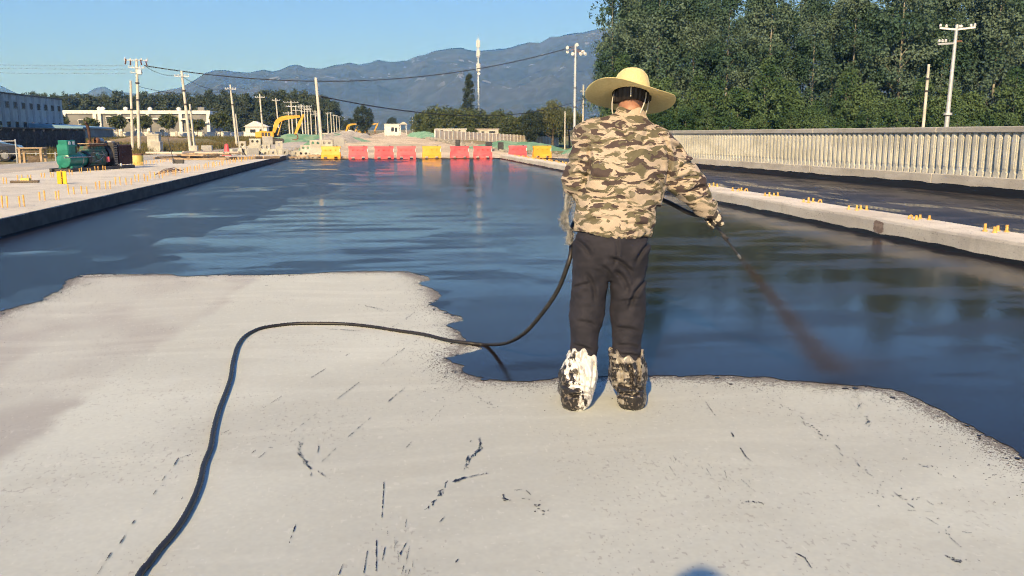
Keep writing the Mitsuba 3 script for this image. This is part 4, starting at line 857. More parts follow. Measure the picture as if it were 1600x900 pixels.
def make_tree(kind, seed):
    r = np.random.default_rng(seed)
    if kind == 'poplar':
        h = r.uniform(18.2, 21.2); prof = lambda t: 3.0 * np.sin(np.pi * np.clip((t + .16) / 1.20, 0, 1)) ** .75 + .25
        n = 150; t = r.uniform(.08, 1.0, n) ** .92; a = r.uniform(0, 2 * np.pi, n); q = prof(t) * r.uniform(.25, 1.08, n) ** .6 * (.80 + .3 * np.sin(a * 2 + seed + t * 9))
        C = np.stack([q * np.cos(a), q * np.sin(a), t * h], 1); v, f = leaf_cloud(C, r.uniform(.45, 1.25, n), 96, .26, seed, flat=1.1)
        return limbs(h, .20, r.uniform(-.5, .5), 20, seed, lambda t: 1.9 * (1.1 - t), .25, .9, 1.7), (v, f), 'bark_pale', 'leaf_poplar'
    if kind == 'young':
        h = r.uniform(6.5, 9.0); n = 120; t = r.uniform(.04, 1, n); a = r.uniform(0, 2 * np.pi, n); q = (1.9 * np.sin(np.pi * np.clip(t * .78 + .20, 0, 1)) + .2) * r.uniform(.2, 1.05, n) ** .6
        v, f = leaf_cloud(np.stack([q * np.cos(a), q * np.sin(a), t * h], 1), r.uniform(.35, .75, n), 60, .20, seed)
        return limbs(h, .09, r.uniform(-.3, .3), 10, seed, lambda t: 1.3 * (1.1 - t), .15, .85, 1.1), (v, f), 'bark_pale', 'leaf_young'
    if kind == 'bush':
        h = r.uniform(3.6, 5.4); n = 90; d = r.normal(size=(n, 3)); d /= np.linalg.norm(d, axis=1, keepdims=True); d *= r.uniform(.3, 1.0, (n, 1)) ** .5
        C = d * [2.3, 2.1, h * .45] + [0, 0, h * .52]; v, f = leaf_cloud(C, r.uniform(.45, .85, n), 46, .30, seed)
        return limbs(h * .8, .10, .2, 7, seed, lambda t: 1.5, .1, .7, .9), (v, f), 'bark_dark', 'leaf_bush'
    if kind == 'round':
        h = 8.6; n = 120; d = r.normal(size=(n, 3)); d /= np.linalg.norm(d, axis=1, keepdims=True); d *= r.uniform(.35, 1.0, (n, 1)) ** .5
        C = d * [2.7, 2.7, 3.5] + [0, 0, 5.0]; v, f = leaf_cloud(C, r.uniform(.5, .95, n), 50, .34, seed)
        return limbs(7.5, .22, .2, 10, seed, lambda t: 2.2 * (1.1 - t), .3, .85), (v, f), 'bark_dark', 'leaf_dark'
    if kind == 'tall':
        h = 17.2; n = 120; t = r.uniform(.10, 1.0, n); a = r.uniform(0, 2 * np.pi, n); gap = .62 + .45 * np.sin(t * 21 + 1) ** 2
        q = (1.75 * np.sin(np.pi * np.clip(t * .8 + .16, 0, 1)) ** .8 + .2) * gap * r.uniform(.2, 1.05, n) ** .6
        v, f = leaf_cloud(np.stack([q * np.cos(a), q * np.sin(a), t * h], 1), r.uniform(.5, .95, n), 60, .36, seed)
        return limbs(h, .24, .3, 12, seed, lambda t: 1.4, .2, .9, 1.4), (v, f), 'bark_dark', 'leaf_dark'
    if kind == 'willow':
        h = 9.8; n = 46; d = r.normal(size=(n, 3)); d /= np.linalg.norm(d, axis=1, keepdims=True); d *= r.uniform(.45, 1.0, (n, 1)) ** .5; d[:, 2] = np.abs(d[:, 2])
        C = d * [3.5, 3.2, 4.0] + [0, 0, 5.3]; v, f = leaf_cloud(C, r.uniform(.7, 1.15, n), 150, .30, seed, droop=2.9, flat=.8)
        return limbs(8.0, .32, .5, 12, seed, lambda t: 2.9 * (1.15 - t), .25, .85, .9), (v, f), 'bark_dark', 'leaf_willow'
    if kind == 'street':
        h = 4.4; n = 50; d = r.normal(size=(n, 3)); d /= np.linalg.norm(d, axis=1, keepdims=True); d *= r.uniform(.3, 1.0, (n, 1)) ** .5
        C = d * [1.6, 1.6, 1.35] + [0, 0, 3.0]; v, f = leaf_cloud(C, r.uniform(.35, .6, n), 36, .32, seed)
        return limbs(3.8, .10, .1, 6, seed, lambda t: 1.1, .4, .85), (v, f), 'bark_dark', 'leaf_bush'
    h = r.uniform(13.0, 14.6); n = 54; t = r.uniform(.08, 1.0, n); a = r.uniform(0, 2 * np.pi, n)            # forest
    q = (2.9 * (1 - t) ** .5 + .7) * r.uniform(.2, 1.0, n) ** .5
    v, f = leaf_cloud(np.stack([q * np.cos(a), q * np.sin(a), t * h], 1), r.uniform(.7, 1.3, n), 34, .62, seed)
    return limbs(h, .2, .2, 4, seed, lambda t: 1.5, .3, .8), (v, f), 'bark_dark', 'leaf_pine'
TV = {}
def tree(kind, var, name, x, y, label, group, s=1.0, rz=None, cat='tree'):
    if (kind, var) not in TV:
        tr, cr, bm, lm = make_tree(kind, 100 * len(TV) + 17 + var); TV[kind, var] = (mikit.ply(tr, bm, True), mikit.ply(cr, lm))
    a, b = TV[kind, var]; p = at(x, y, float(rise(x, y)) - .05, rnd.uniform(0, 360) if rz is None else rz, s)
    k = thing(name, label, cat, group)
    obj('trunk', a, None, k, place=p); obj('crown', b, None, k, place=p); return k

# the wood beyond the balustrade: tall pale-barked poplars, young trees along its edge
pop = []
def wood_row(n, xa, ya, xb, yb, jx, jy):
    for k in range(n):
        t = (k + .5) / n; pop.append((xa + (xb - xa) * t + rnd.uniform(-jx, jx), ya + (yb - ya) * t + rnd.uniform(-jy, jy)))
wood_row(13, 23.9, 98, 75, 78, .8, 1.2); wood_row(13, 27.5, 103, 80, 83, .9, 1.5); wood_row(12, 29.0, 109, 84, 89, 1.0, 1.5); wood_row(10, 33, 117, 88, 96, 1.2, 2)
ORD = 'first second third fourth fifth sixth seventh eighth ninth tenth eleventh twelfth thirteenth'.split()
for k, (x, y) in enumerate(pop):
    tree('poplar', k % 4, 'poplar_tree', x, y, f'poplar in the front rank of the wood beyond the balustrade, {ORD[k]} from its left' if k < 13 else 'tall leafy poplar deeper in the wood beyond the balustrade, behind its front rank', 'poplars in the wood beyond the balustrade', s=rnd.uniform(.84, 1.08))
for k in range(22):
    t = (k + .5) / 22; x, y = 24.5 + 50 * t + rnd.uniform(-.6, .6), 93 - 20 * t + rnd.uniform(-1, 1)
    tree('young', k % 3, 'young_tree', x, y, 'dense green young tree at the foot of the poplars', 'young trees along the edge of the wood', s=rnd.uniform(.95, 1.25))
for k in range(20):
    t = (k + .5) / 20; x, y = 25 + 46 * t + rnd.uniform(-.7, .7), 89.5 - 19 * t + rnd.uniform(-.6, .6)
    tree('young', k % 3, 'young_tree', x, y, 'dense green young tree at the foot of the poplars', 'young trees along the edge of the wood', s=rnd.uniform(.62, .85))
# trees in the middle distance
tree('tall', 0, 'tall_tree', 25.3, 250, 'tall dark narrow tree beside the white antenna mast', None)
tree('willow', 0, 'willow_tree', 37.2, 190, 'spreading pale green willow with drooping boughs left of the floodlight pole', None, s=1.08)
tree('willow', 0, 'willow_tree', 42.5, 197, 'second willow close behind the floodlight pole', None, s=.95, rz=140)
tree('round', 0, 'round_tree', -3.9, 260, 'dark round tree standing alone at the end of the pole row', None, s=1.0)
tree('round', 0, 'round_tree', 32.0, 186, 'darker rounded tree left of the big willow', None, s=.88, rz=70)
tree('round', 0, 'round_tree', 15.5, 262, 'rounded olive green tree right of the small white cabin', None, s=.86, rz=200)
tree('round', 0, 'round_tree', -8.5, 285, 'small dark tree left of the lone round tree', None, s=.62, rz=20)
tree('round', 0, 'round_tree', 5.0, 300, 'small greyish tree behind the white cabin', None, s=.68, rz=110)
bush = [(14.5, 215), (17.5, 225), (20, 208), (21.5, 232), (24, 214), (26.5, 226), (28.5, 208), (30.5, 222), (33, 212), (35.5, 205), (24.5, 198), (29, 196), (33.5, 180), (36.5, 176), (39.5, 178), (42, 172), (37.5, 165), (41, 161), (44.5, 166), (47, 158), (43, 152), (48, 170), (51, 160), (27, 205), (12.5, 240), (31.5, 190), (46.5, 146), (50, 150), (28.2, 163), (31.5, 161), (33.8, 166), (25.8, 186), (22.5, 190), (15.5, 196), (18.5, 197), (13, 205), (11, 225), (38.5, 186), (45, 176), (49, 180), (53, 172), (54, 152), (22.5, 203), (36, 190)]
for k, (x, y) in enumerate(bush):
    if x < 42: y = max(y, 169 + 1.23 * (x - 10.3) + rnd.uniform(0, 5) + (14 if 16 < x < 26 else 0))
    tree('bush', k % 3, 'green_bush', x, y, 'rounded green bush in the thicket behind the pale panel wall', 'bushes in the thicket behind the panel wall', s=rnd.uniform(1.1, 1.5), cat='bush')
tree('bush', 1, 'green_bush', 18.6, 180, 'low yellow-green bush just behind the left part of the panel wall', None, s=.62, cat='bush')
# far belt of trees on the left: one dark mass
fv = [make_tree('forest', 900 + k) for k in range(4)]; fp = [(mikit.ply(trimesh.util.concatenate([trimesh.Trimesh(*c, process=False)]), lm), mikit.ply(t_, bm)) for t_, c, bm, lm in fv]
FT = []
for k in range(190):
    t = (k % 95 + rnd.uniform(.1, .9)) / 95; row = k // 95
    x, y = -118 + 106 * t + rnd.uniform(-1, 1), 318 + 8 * math.sin(t * 5) + row * 9 + rnd.uniform(-3, 3) - 18 * t
    FT.append((x, y, rnd.uniform(.84, 1.0) * (1.0 - .30 * max(0, (t - .93) / .07)), k % 4))
m = {k: MB() for k in range(4)}
for x, y, s, k in FT:
    c = fv[k][1]; a = rnd.uniform(0, 6.28); q = np.array([[math.cos(a), -math.sin(a), 0], [math.sin(a), math.cos(a), 0], [0, 0, 1]])
    m[0].add(np.asarray(c[0]) @ q.T * s + [x, y, float(rise(x, y))], c[1])
    tb = fv[k][0]; m[1].add(np.asarray(tb.vertices) * s + [x, y, float(rise(x, y))], tb.faces)
fo = obj('forest', m[0], 'leaf_pine', label='dark belt of close-set trees along the foot of the mountains on the left', kind='stuff')
obj('trunks', m[1], 'bark_dark', fo, kind='stuff')
# street trees before the factory
for k, x in enumerate((-66.5, -60.6, -55.4, -50.2, -44.6, -39.2)):
    tree('street', k % 2, 'street_tree', x * 1.0, 205 + rnd.uniform(-2, 2), f'small round tree before the grey and white factory, {ORD[k]} from the left', 'small trees before the factory', s=rnd.uniform(.95, 1.2))
tree('street', 0, 'street_tree', -34.5, 207, 'bushier small tree at the right-hand corner of the factory', None, s=1.3)
tree('street', 1, 'street_tree', -70.5, 200, 'low bush tree beside the blue-roofed annex', None, s=.95)
# dry grass of the field
def grass(n, box, hmin, hmax, w, seed):
    r = np.random.default_rng(seed); x, y = r.uniform(box[0], box[1], n), r.uniform(box[2], box[3], n)
    keep = meshkit.fbm(np.stack([x / 7, y / 7, x * 0], 1), 3, seed) > .40; keep &= x < np.interp(y, [30, 60, 110, 200], [-20.5, -18.2, -14, -10.5]); x, y = x[keep], y[keep]; n = len(x)
    h, a = r.uniform(hmin, hmax, n), r.uniform(0, 6.28, n); z = rise(x, y) - .05; l = r.normal(0, .25, (n, 2)) * h[:, None]
    v = np.stack([np.stack([x - w * np.cos(a), y - w * np.sin(a), z], 1), np.stack([x + w * np.cos(a), y + w * np.sin(a), z], 1), np.stack([x + l[:, 0], y + l[:, 1], z + h], 1)], 1).reshape(-1, 3)
    return trimesh.Trimesh(v, np.arange(3 * n).reshape(-1, 3), process=False)
g1, g2 = grass(70000, (-62, -11, 62, 200), .25, .75, .05, 3), grass(5000, (-40, -19, 32, 64), .2, .6, .03, 5)
obj('dry_grass', trimesh.util.concatenate([g1, g2]), 'straw_grass', label='brown dry grass of the field left of the grey road', kind='stuff')
# ---------------------------------------------------------------- poles, masts and wires
def pole(x, y, top, r0, r1, name='utility_pole', label='', group=None, mat='concrete_pole', lean=(0, 0), arms=(), cat='utility pole', bands=()):
    z0 = float(rise(x, y)) - .1; k = thing(name, label, cat, group); n = 5
    P = np.array([(x + lean[0] * t, y + lean[1] * t, z0 + (top - z0) * t) for t in np.linspace(0, 1, n)])
    obj('shaft', MB().tube(P, np.linspace(r0, r1, n) * .88, 10), mat, k, smooth=40)
    pt = lambda z: P[0] + (P[-1] - P[0]) * (z - z0) / (top - z0)
    for dz, w, ang in arms:
        c = pt(top - dz); a = math.radians(ang); e = np.array([math.cos(a), math.sin(a), 0]) * w / 2; q = np.array([0, -(r1 + .03), 0])
        obj('crossarm', MB().beam(c + q - e, c + q + e, .07, .07), 'galvanised', k)
        for s in (-.92, -.45, .92, .45)[:4 if w > 1 else 0] + ((-.8, .8) if w <= 1 else ()):
            b = c + q + e * s; obj('insulator', MB().lathe([(.015, .03), (.05, .06), (.035, .09), (.055, .12), (.035, .16), (.0, .19)], 8, b), 'ceramic', k)
    for dz in bands:
        c = pt(top - dz); obj('band', MB().tube([c - [0, 0, .06], c + [0, 0, .06]], r0 * .98 + .012, 10), 'dark_metal', k)
    return k, pt
P1, p1 = pole(-20.3, 81, 7.75, .17, .11, label='tall concrete pole carrying switchgear and cables, behind the generator', lean=(.3, 0), arms=((.12, 1.9, 8), (.75, 1.3, 8), (1.15, 1.0, 8)), bands=(2.0, 3.4))
c = p1(7.4)
for dx, dz in ((-.85, .1), (-.45, .0), (.45, .05), (.9, -.05)):
    obj('switch', MB().tube([c + [dx, -.25, -.22 + dz], c + [dx * .9, -.3, .2 + dz]], .055, 8), 'brown_ceramic', P1)
    obj('insulator', MB().lathe([(.02, 0), (.07, .05), (.04, .1), (.075, .15), (.03, .2), (.0, .24)], 8, c + [dx, -.2, .14 + dz]), 'ceramic', P1)
obj('cable_box', MB().box(c + [.25, -.25, -.75], (.35, .25, .4), bev=.03), 'galvanised', P1)
pole(-20.85, 81, 5.95, .15, .10, label='shorter bare concrete pole close beside the switchgear pole', lean=(.25, 0), bands=(2.4,))
pole(-15.45, 78, 6.6, .16, .10, label='leaning concrete pole with one short crossarm before the factory', lean=(-.35, 0), arms=((.45, 1.15, 5),), bands=(1.6, 2.7))
pole(-15.3, 79, 3.95, .12, .09, label='short stub pole tied to the leaning concrete pole', lean=(-.2, 0))
pole(-15.75, 105, 6.95, .17, .10, label='leaning concrete pole between the factory and the excavator', lean=(-.40, 0), arms=((.5, 1.2, 5),), bands=(2.2,))
pole(-15.55, 105.2, 3.7, .13, .10, label='short stub pole tied to the leaning pole left of the excavator', lean=(-.22, 0))
pole(-15.85, 130, 7.05, .17, .10, label='concrete pole rising behind the body of the yellow excavator', lean=(-.25, 0), arms=((.5, 1.3, 5),), bands=(2.6,))
pole(-15.5, 148, 7.2, .17, .10, label='concrete pole crossing the boom of the yellow excavator', lean=(-.38, 0), arms=((.4, 1.2, 5),))
RL = 'thin concrete pole with crossarms in the long roadside pole row'
for k, (x, y, top, w) in enumerate([(-15.5, 165, 5.5, 1.7), (-14.7, 162, 7.3, 2.6), (-14.8, 172, 6.8, 2.4), (-14.35, 179, 7.3, 1.0), (-14.1, 183, 6.9, 2.3), (-14.1, 190, 7.45, 2.0), (-14.15, 215, 7.1, 2.6), (-13.75, 216, 6.7, 1.6),
                              (-13.0, 245, 7.35, 1.0), (-11.85, 240, 7.3, .8), (-12.3, 265, 7.25, 1.0), (-12.0, 275, 7.3, 1.0), (-11.8, 290, 7.25, .9), (-11.2, 305, 7.35, 1.6), (-14.15, 200, 7.1, .9)]):
    pole(x, y, top, .17, .11, label=RL, group='poles of the long roadside row', lean=(-.12, 0), arms=((.25, w, 3),) + (((.95, w * .7, 3),) if w > 1.5 else ()))
P6, p6 = pole(-3.82, 64, 5.3, .135, .105, label='plain straight post standing behind the stacked concrete blocks', lean=(-.3, 0))
obj('knob', MB().box(p6(4.05) + [.15, -.05, 0], (.16, .12, .14), bev=.02), 'dark_metal', P6)
PL, pl = pole(19.9, 90, 10.4, .19, .12, name='floodlight_pole', label='tall grey pole with a cluster of floodlights on top near the willow', mat='galvanised', cat='light pole', bands=(4.3, 6.2))
for dx, dy, dz in ((-.85, -.2, -.15), (-.75, .2, -.5), (-.35, -.3, -.75), (.45, -.3, -.75), (.8, .15, -.5), (.95, -.2, -.75), (.1, -.2, .15)):
    q = pl(10.2) + [dx, dy, dz]; h_ = unit([dx * .6, -1, -.5])
    ax_ = np.stack([unit(np.cross([0, 0, 1], h_)), np.cross(h_, unit(np.cross([0, 0, 1], h_))), h_], 1)
    lm = obj('lamp', MB().lathe([(.0, -.16), (.10, -.15), (.15, -.05), (.16, .10), (.165, .13), (.0, .13)], 12, q, rot=ax_), 'lamp_white', PL, smooth=40)
    obj('bracket', MB().beam(pl(10.2 + dz * .5), q - h_ * .12, .05), 'rust', PL)
pole(27.7, 120, 8.1, .16, .11, label='slim concrete pole between the floodlight pole and the wood', arms=((.9, .9, 5),))
pole(33.6, 160, 5.6, .15, .11, label='short pale pole among the bushes left of the floodlight pole')
pole(10.0, 260, 6.5, .16, .11, label='short grey pole right of the small white cabin')
pole(36.35, 56, 6.05, .135, .10, label='bare pale pole behind the balustrade, left of the crossarm pole', bands=(.95, 1.75), lean=(.12, 0))
R2, r2 = pole(48.9, 72, 10.7, .27, .15, label='large leaning pole with a wide T crossarm before the wood', mat='galvanised', lean=(.3, 0), bands=(7.6,))
obj('flange', MB().tube([r2(3.2) - [0, 0, .1], r2(3.2) + [0, 0, .1]], .36, 14), 'galvanised', R2)
c = r2(10.3)
for (a_, b_, mt) in (((-1.55, 0, .08), (0, 0, -.02), 'lamp_white'), ((0, 0, -.02), (1.75, 0, .20), 'lamp_white'), ((-1.6, 0, -1.25), (-.1, 0, -1.15), 'galvanised'), ((0, 0, -1.0), (.6, 0, -.95), 'rust')):
    obj('crossarm', MB().beam(c + a_, c + b_, .14, .16, bev=.02), mt, R2)
for dx, dz in ((-1.5, .18), (-.95, .14), (.3, .12), (.45, .14), (1.35, .22), (1.7, .28), (-1.5, -1.1), (-1.2, -1.1), (-.9, -1.08)):
    obj('insulator', MB().lathe([(.04, 0), (.13, .06), (.08, .12), (.13, .18), (.05, .24), (.0, .28)], 8, c + [dx, 0, dz]), 'ceramic', R2)

mast = thing('antenna_mast', 'tall slim white antenna mast with stacked panels rising before the mountain', 'mast')
zb = float(rise(28.5, 255)); obj('shaft', MB().tube([(28.5, 255, zb), (28.5, 255, 14), (28.5, 255, 28.2)], [.30, .22, .12], 12), 'white_paint', mast, smooth=40)
for z_, n_, w_, h_ in ((26.6, 3, .55, 1.9), (24.0, 3, .5, 1.7), (20.2, 3, .6, 1.9)):
    obj('platform_ring', MB().tube([(28.5, 255, z_ - 1.1), (28.5, 255, z_ - 1.0)], .48, 14), 'galvanised', mast)
    for k in range(n_ + 2):
        a_ = k * 2 * math.pi / (n_ + 2) - 1.2; q = np.array([28.5 + .46 * math.cos(a_), 255 + .46 * math.sin(a_), z_])
        obj('antenna_panel', MB().box(q, (.16, .34, h_), rz=math.degrees(a_), bev=.03), 'white_paint', mast)
obj('dish', MB().lathe([(.0, 0), (.25, .06), (.42, .18), (.44, .19)], 14, (28.5, 254.3, 18.4), rot=rotm([1, 0, 0], 90)), 'white_paint', mast)
obj('lightning_rod', MB().tube([(28.5, 255, 28.2), (28.5, 255, 29.3)], .04, 6), 'galvanised', mast)

def wire(a, b, sag, r, label, name='power_cable', group=None):
    mt = 'wire' if r > .016 else 'wire_grey'
    a, b = np.asarray(a, float), np.asarray(b, float); t = np.linspace(0, 1, 40)[:, None]; P = a + (b - a) * t; P[:, 2] -= (4 * sag * t * (1 - t))[:, 0]
    obj(name, MB().tube(P, r, 6), mt, smooth=True, label=label, cat='cable', group=group)
A1 = p1(7.2)
wire(A1 + [.6, 0, 0], pl(10.1) + [-.4, 0, 0], 2.2, .045, 'thick black cable sagging from the switchgear pole across to the floodlight pole')
wire(p6(4.05) + [.15, 0, 0], (27.7, 120, 6.2), 1.75, .042, 'lower black cable sagging from the plain post towards the willow')
wire(p6(4.05), (-12.2, 160, 5.6), .9, .03, 'short cable running from the plain post back to the pole row')
for k, (dz, e) in enumerate(((.28, 8.0), (.0, 7.75), (-.35, 7.3))):
    wire(A1 + [-.8, 0, dz - .3], (-75, 95, 9.3 + dz * 1.3), .55, .013, 'thin wire stretching left from the switchgear pole out of the picture', group='thin wires left of the switchgear pole')
wire(A1 + [.7, 0, -.05], (-15.8, 78, 6.3), .35, .02, 'thin wire dropping from the switchgear pole to the leaning pole')
wire((-15.8, 78, 6.15), (-16.15, 105, 6.5), .5, .02, 'thin wire between the leaning poles before the factory')
wire(p1(5.5), (-16.1, 105, 6.4), .6, .02, 'low thin wire from the switchgear pole to the pole left of the excavator')

# ---------------------------------------------------------------- buildings on the left
def bldg_box(parent, name, x0, x1, y0, y1, z0, z1, mat, label=None):
    return obj(name, MB().box(((x0 + x1) / 2, (y0 + y1) / 2, (z0 + z1) / 2), (x1 - x0, y1 - y0, z1 - z0)), mat, parent, label=label)
b1 = thing('workshop_building', 'blue-grey two-storey metal-clad building in shade at the left edge', 'building')
wall = bldg_box(b1, 'wall', -72, -57.2, 92, 176, -.3, 7.75, 'bluegrey_panel')
ys = np.arange(93, 176, 1.05)
for k, y in enumerate(ys): obj('cladding_panel', MB().box((-57.17 + .03 * (k % 3 == 0), y, 4.25), (.05, 1.00, 7.0), bev=.012), 'bluegrey_dark' if k % 3 == 0 else 'bluegrey_panel', wall)
bldg_box(b1, 'roof', -72.2, -56.95, 91.8, 176.2, 7.752, 7.95, 'dark_metal')
for y in np.arange(98.5, 175, 3.3):
    for z in (3.0, 6.1):
        w = obj('window', MB().box((-57.12, y, z), (.10, 1.35, 1.15)), 'bluegrey_panel', b1); obj('pane', MB().box((-57.05, y - .33, z), (.05, .58, .98)), 'window_glass', w); obj('pane', MB().box((-57.05, y + .33, z), (.05, .58, .98)), 'window_glass', w)
b2 = thing('annex_building', 'low grey annex with a blue sloping roof behind the generator', 'building')
bldg_box(b2, 'wall', -57.0, -49.0, 160, 178, -.3, 2.45, 'grey_panel')
rf = MB().add([(-57.3, 159.6, 2.5), (-48.7, 159.6, 2.5), (-48.7, 178.4, 2.5), (-57.3, 178.4, 2.5), (-57.3, 159.6, 3.35), (-48.7, 159.6, 2.75), (-48.7, 178.4, 2.75), (-57.3, 178.4, 3.35)],
              [[0, 3, 2, 1], [4, 5, 6, 7], [0, 1, 5, 4], [1, 2, 6, 5], [2, 3, 7, 6], [3, 0, 4, 7]])
obj('roof', rf, 'blue_roof', b2)
for x in (-54.5, -51.5): obj('window', MB().box((x, 159.98, 1.5), (1.1, .08, .8)), 'window_glass', b2)
# dark netting fence along the yard
nf = thing('netting_fence', 'dark netting fence hung on posts along the yard below the metal-clad building', 'fence')
for k in range(15):
    y = 60 + k * 2.6; x = -27.5 - .05 * (y - 60); z0 = float(rise(x, y))
    obj('post', MB().tube([(x, y, z0 - .1), (x, y, z0 + 1.95)], .05, 6), 'dark_metal', nf)
    if k < 14:
        n_ = 9; t = np.linspace(0, 1, n_); X = x - .05 * 2.6 * t; Y = y + 2.6 * t; top = z0 + 1.85 - .12 * np.sin(np.pi * t) + .06 * np.sin(t * 11 + k); off = .10 * np.sin(t * 9 + k * 2)
        v = np.vstack([np.stack([X + .05 + off * .3, Y, t * 0 + z0 - .05], 1), np.stack([X + .05 + off, Y, (top + z0) / 2], 1), np.stack([X + .05, Y, top], 1)]); i = np.arange(n_ - 1)
        f = np.vstack([np.stack([r_ * n_ + i, r_ * n_ + i + 1, (r_ + 1) * n_ + i + 1, (r_ + 1) * n_ + i], 1) for r_ in (0, 1)])
        obj('net', MB().add(v, f), 'dark_net', nf, smooth=True)
sh = thing('storage_shed', 'dark open shed in shade below the left building', 'shed')
bldg_box(sh, 'wall', -52, -45.5, 100, 150, -.2, 2.2, 'dark_net'); bldg_box(sh, 'roof', -52.4, -45.0, 99.6, 150.4, 2.202, 2.36, 'dark_metal')
# factory with white frame
fc = thing('factory_building', 'long low grey factory with white pillars and white parapet', 'building')
bldg_box(fc, 'wall', -74.2, -40.9, 230.3, 250, 0, 6.45, 'grey_panel')
bldg_box(fc, 'parapet', -74.6, -40.5, 229.9, 250.3, 6.452, 7.3, 'white_paint')
for x in (-74.2, -67.3, -66.2, -61.6, -55.1, -47.5, -41.0): obj('pillar', MB().box((x, 230.0, 3.2), (.75, .7, 6.5)), 'white_paint', fc)
for x, z, w, h in ((-64.0, 4.9, 1.5, 1.6), (-62.4, 4.9, 1.1, 2.0), (-59.0, 4.8, 1.4, .8), (-52.0, 4.6, 1.3, .9), (-52.0, 2.4, 1.2, .8), (-70.5, 4.5, 1.3, .9), (-68.4, 4.5, .9, .8), (-57.5, 2.3, 1.2, .8), (-45.2, 2.3, 1.3, .8)):
    w_ = obj('window', MB().box((x, 230.2, z), (w + .2, .25, h + .2)), 'white_paint', fc); obj('pane', MB().box((x, 230.06, z), (w, .06, h)), 'window_glass', w_)
for x, z in ((-59.0, 5.45), (-53.2, 5.3), (-46.6, 5.2), (-41.9, 4.4)): obj('canopy', MB().box((x, 229.5, z), (1.9, 1.2, .35)), 'white_paint', fc)
for x in (-67.0, -66.2, -60.9, -55.2, -48.4): obj('roof_vent', MB().lathe([(.5, 0), (.5, .35), (.62, .4), (.45, .75), (0, .95)], 10, (x, 233, 7.3)), 'white_paint', fc)
obj('roof_box', MB().box((-43.2, 234, 7.75), (1.5, 1.5, .9)), 'grey_panel', fc)
yw = thing('yard_wall', 'low white boundary wall in front of the factory', 'wall')
for k in range(13):
    x = -66 + k * 2.85
    obj('wall_panel', MB().box((x, 209 + .25 * k, float(rise(-50, 209)) + .62), (2.3, .22, 1.35), rz=5), 'white_paint', yw); obj('pillar', MB().box((x + 1.4, 209 + .25 * k + .12, float(rise(-50, 209)) + .72), (.38, .38, 1.6), rz=5), 'concrete_pale', yw)
wb = thing('white_cottage', 'small white gabled cottage with a porch behind the brown field', 'building')
x, y, z = -30.0, 232, float(rise(-30, 232)); bldg_box(wb, 'wall', x - 2.6, x + 2.6, y, y + 5, z - .2, z + 2.5, 'white_paint')
obj('roof', MB().add([(x - 3, y - .4, z + 2.5), (x + 3, y - .4, z + 2.5), (x + 3, y + 5.4, z + 2.5), (x - 3, y + 5.4, z + 2.5), (x - .4, y - .4, z + 3.9), (x - .4, y + 5.4, z + 3.9)], [[0, 1, 4], [3, 5, 2], [0, 4, 5], [0, 5, 3], [1, 2, 5], [1, 5, 4], [0, 3, 2], [0, 2, 1]]), 'white_paint', wb)
obj('window', MB().box((x - .8, y - .03, z + 1.4), (1.3, .08, .9)), 'window_glass', wb); obj('door', MB().box((x + 1.3, y - .03, z + .95), (.9, .08, 1.9)), 'window_glass', wb)
obj('gate_post', MB().box((x + 4.6, y - 1, z + 1.4), (.55, .55, 2.9)), 'white_paint', wb)
for k in range(6): obj('low_wall', MB().box((-38.5 + k * 1.9 + (k > 2) * 1.1, 226, float(rise(-35, 226)) + .5), (1.6, .25, 1.1 + .5 * (k % 2))), 'white_paint', yw)
# ---------------------------------------------------------------- things on the left slab
def rebar(x, y, z, h):
    m = MB(); e = R.uniform(-.008, .008, 2); m.tube([(x, y, z - .02), (x + e[0], y + e[1], z + h)], .0095, 7); m.tube([(x + e[0] * .4, y + e[1] * .4, z + h * .35), (x + e[0] * 1.03, y + e[1] * 1.03, z + h * 1.04)], .0135, 7); return m
for row, (dx, ylo, yhi) in enumerate(((0, 13.7, 47), (-3.05, 22.7, 42))):
    for k, y in enumerate(np.arange(ylo, yhi, 1.63)):
        xc = -5.99 + dx - .006 * (y - 15)
        for q, (ox, oy) in enumerate(((0, 0), (.09, -.01), (.20, .14), (.28, .12))):
            obj('rebar_stub', rebar(xc + ox + R.normal(0, .012), y + oy + R.normal(0, .02), SLAB_Z, R.uniform(.13, .19) if row == 0 else R.uniform(.12, .16)), 'yellow_stub',
                label='short yellow-capped steel bar sticking up out of the left slab', cat='steel bar', group='yellow bars standing in the left slab')
for k, y in enumerate(np.arange(8.1, 50, 1.59)):
    for ox, oy in ((.42, .07), (.43, -.11), (.60, .06), (.62, -.09)):
        x_, y_ = KX(y) + ox - .03, y + oy + R.normal(0, .015); m = MB(); h = R.uniform(.055, .095)
        if R.random() < .22: m.tube(smoothline([(x_, y_, .245), (x_ + .01, y_, .29), (x_ + .05, y_, .295), (x_ + .06, y_, .245)], 8), .013, 7)
        else:
            m.tube([(x_, y_, .24), (x_, y_, .25 + h)], .017, 8); m.tube([(x_, y_, .245), (x_, y_, .265)], .030, 6)
        obj('anchor_bolt', m, 'yellow_stub', label='small yellow anchor bolt standing on top of the long kerb', cat='bolt', group='yellow bolts along the top of the kerb')

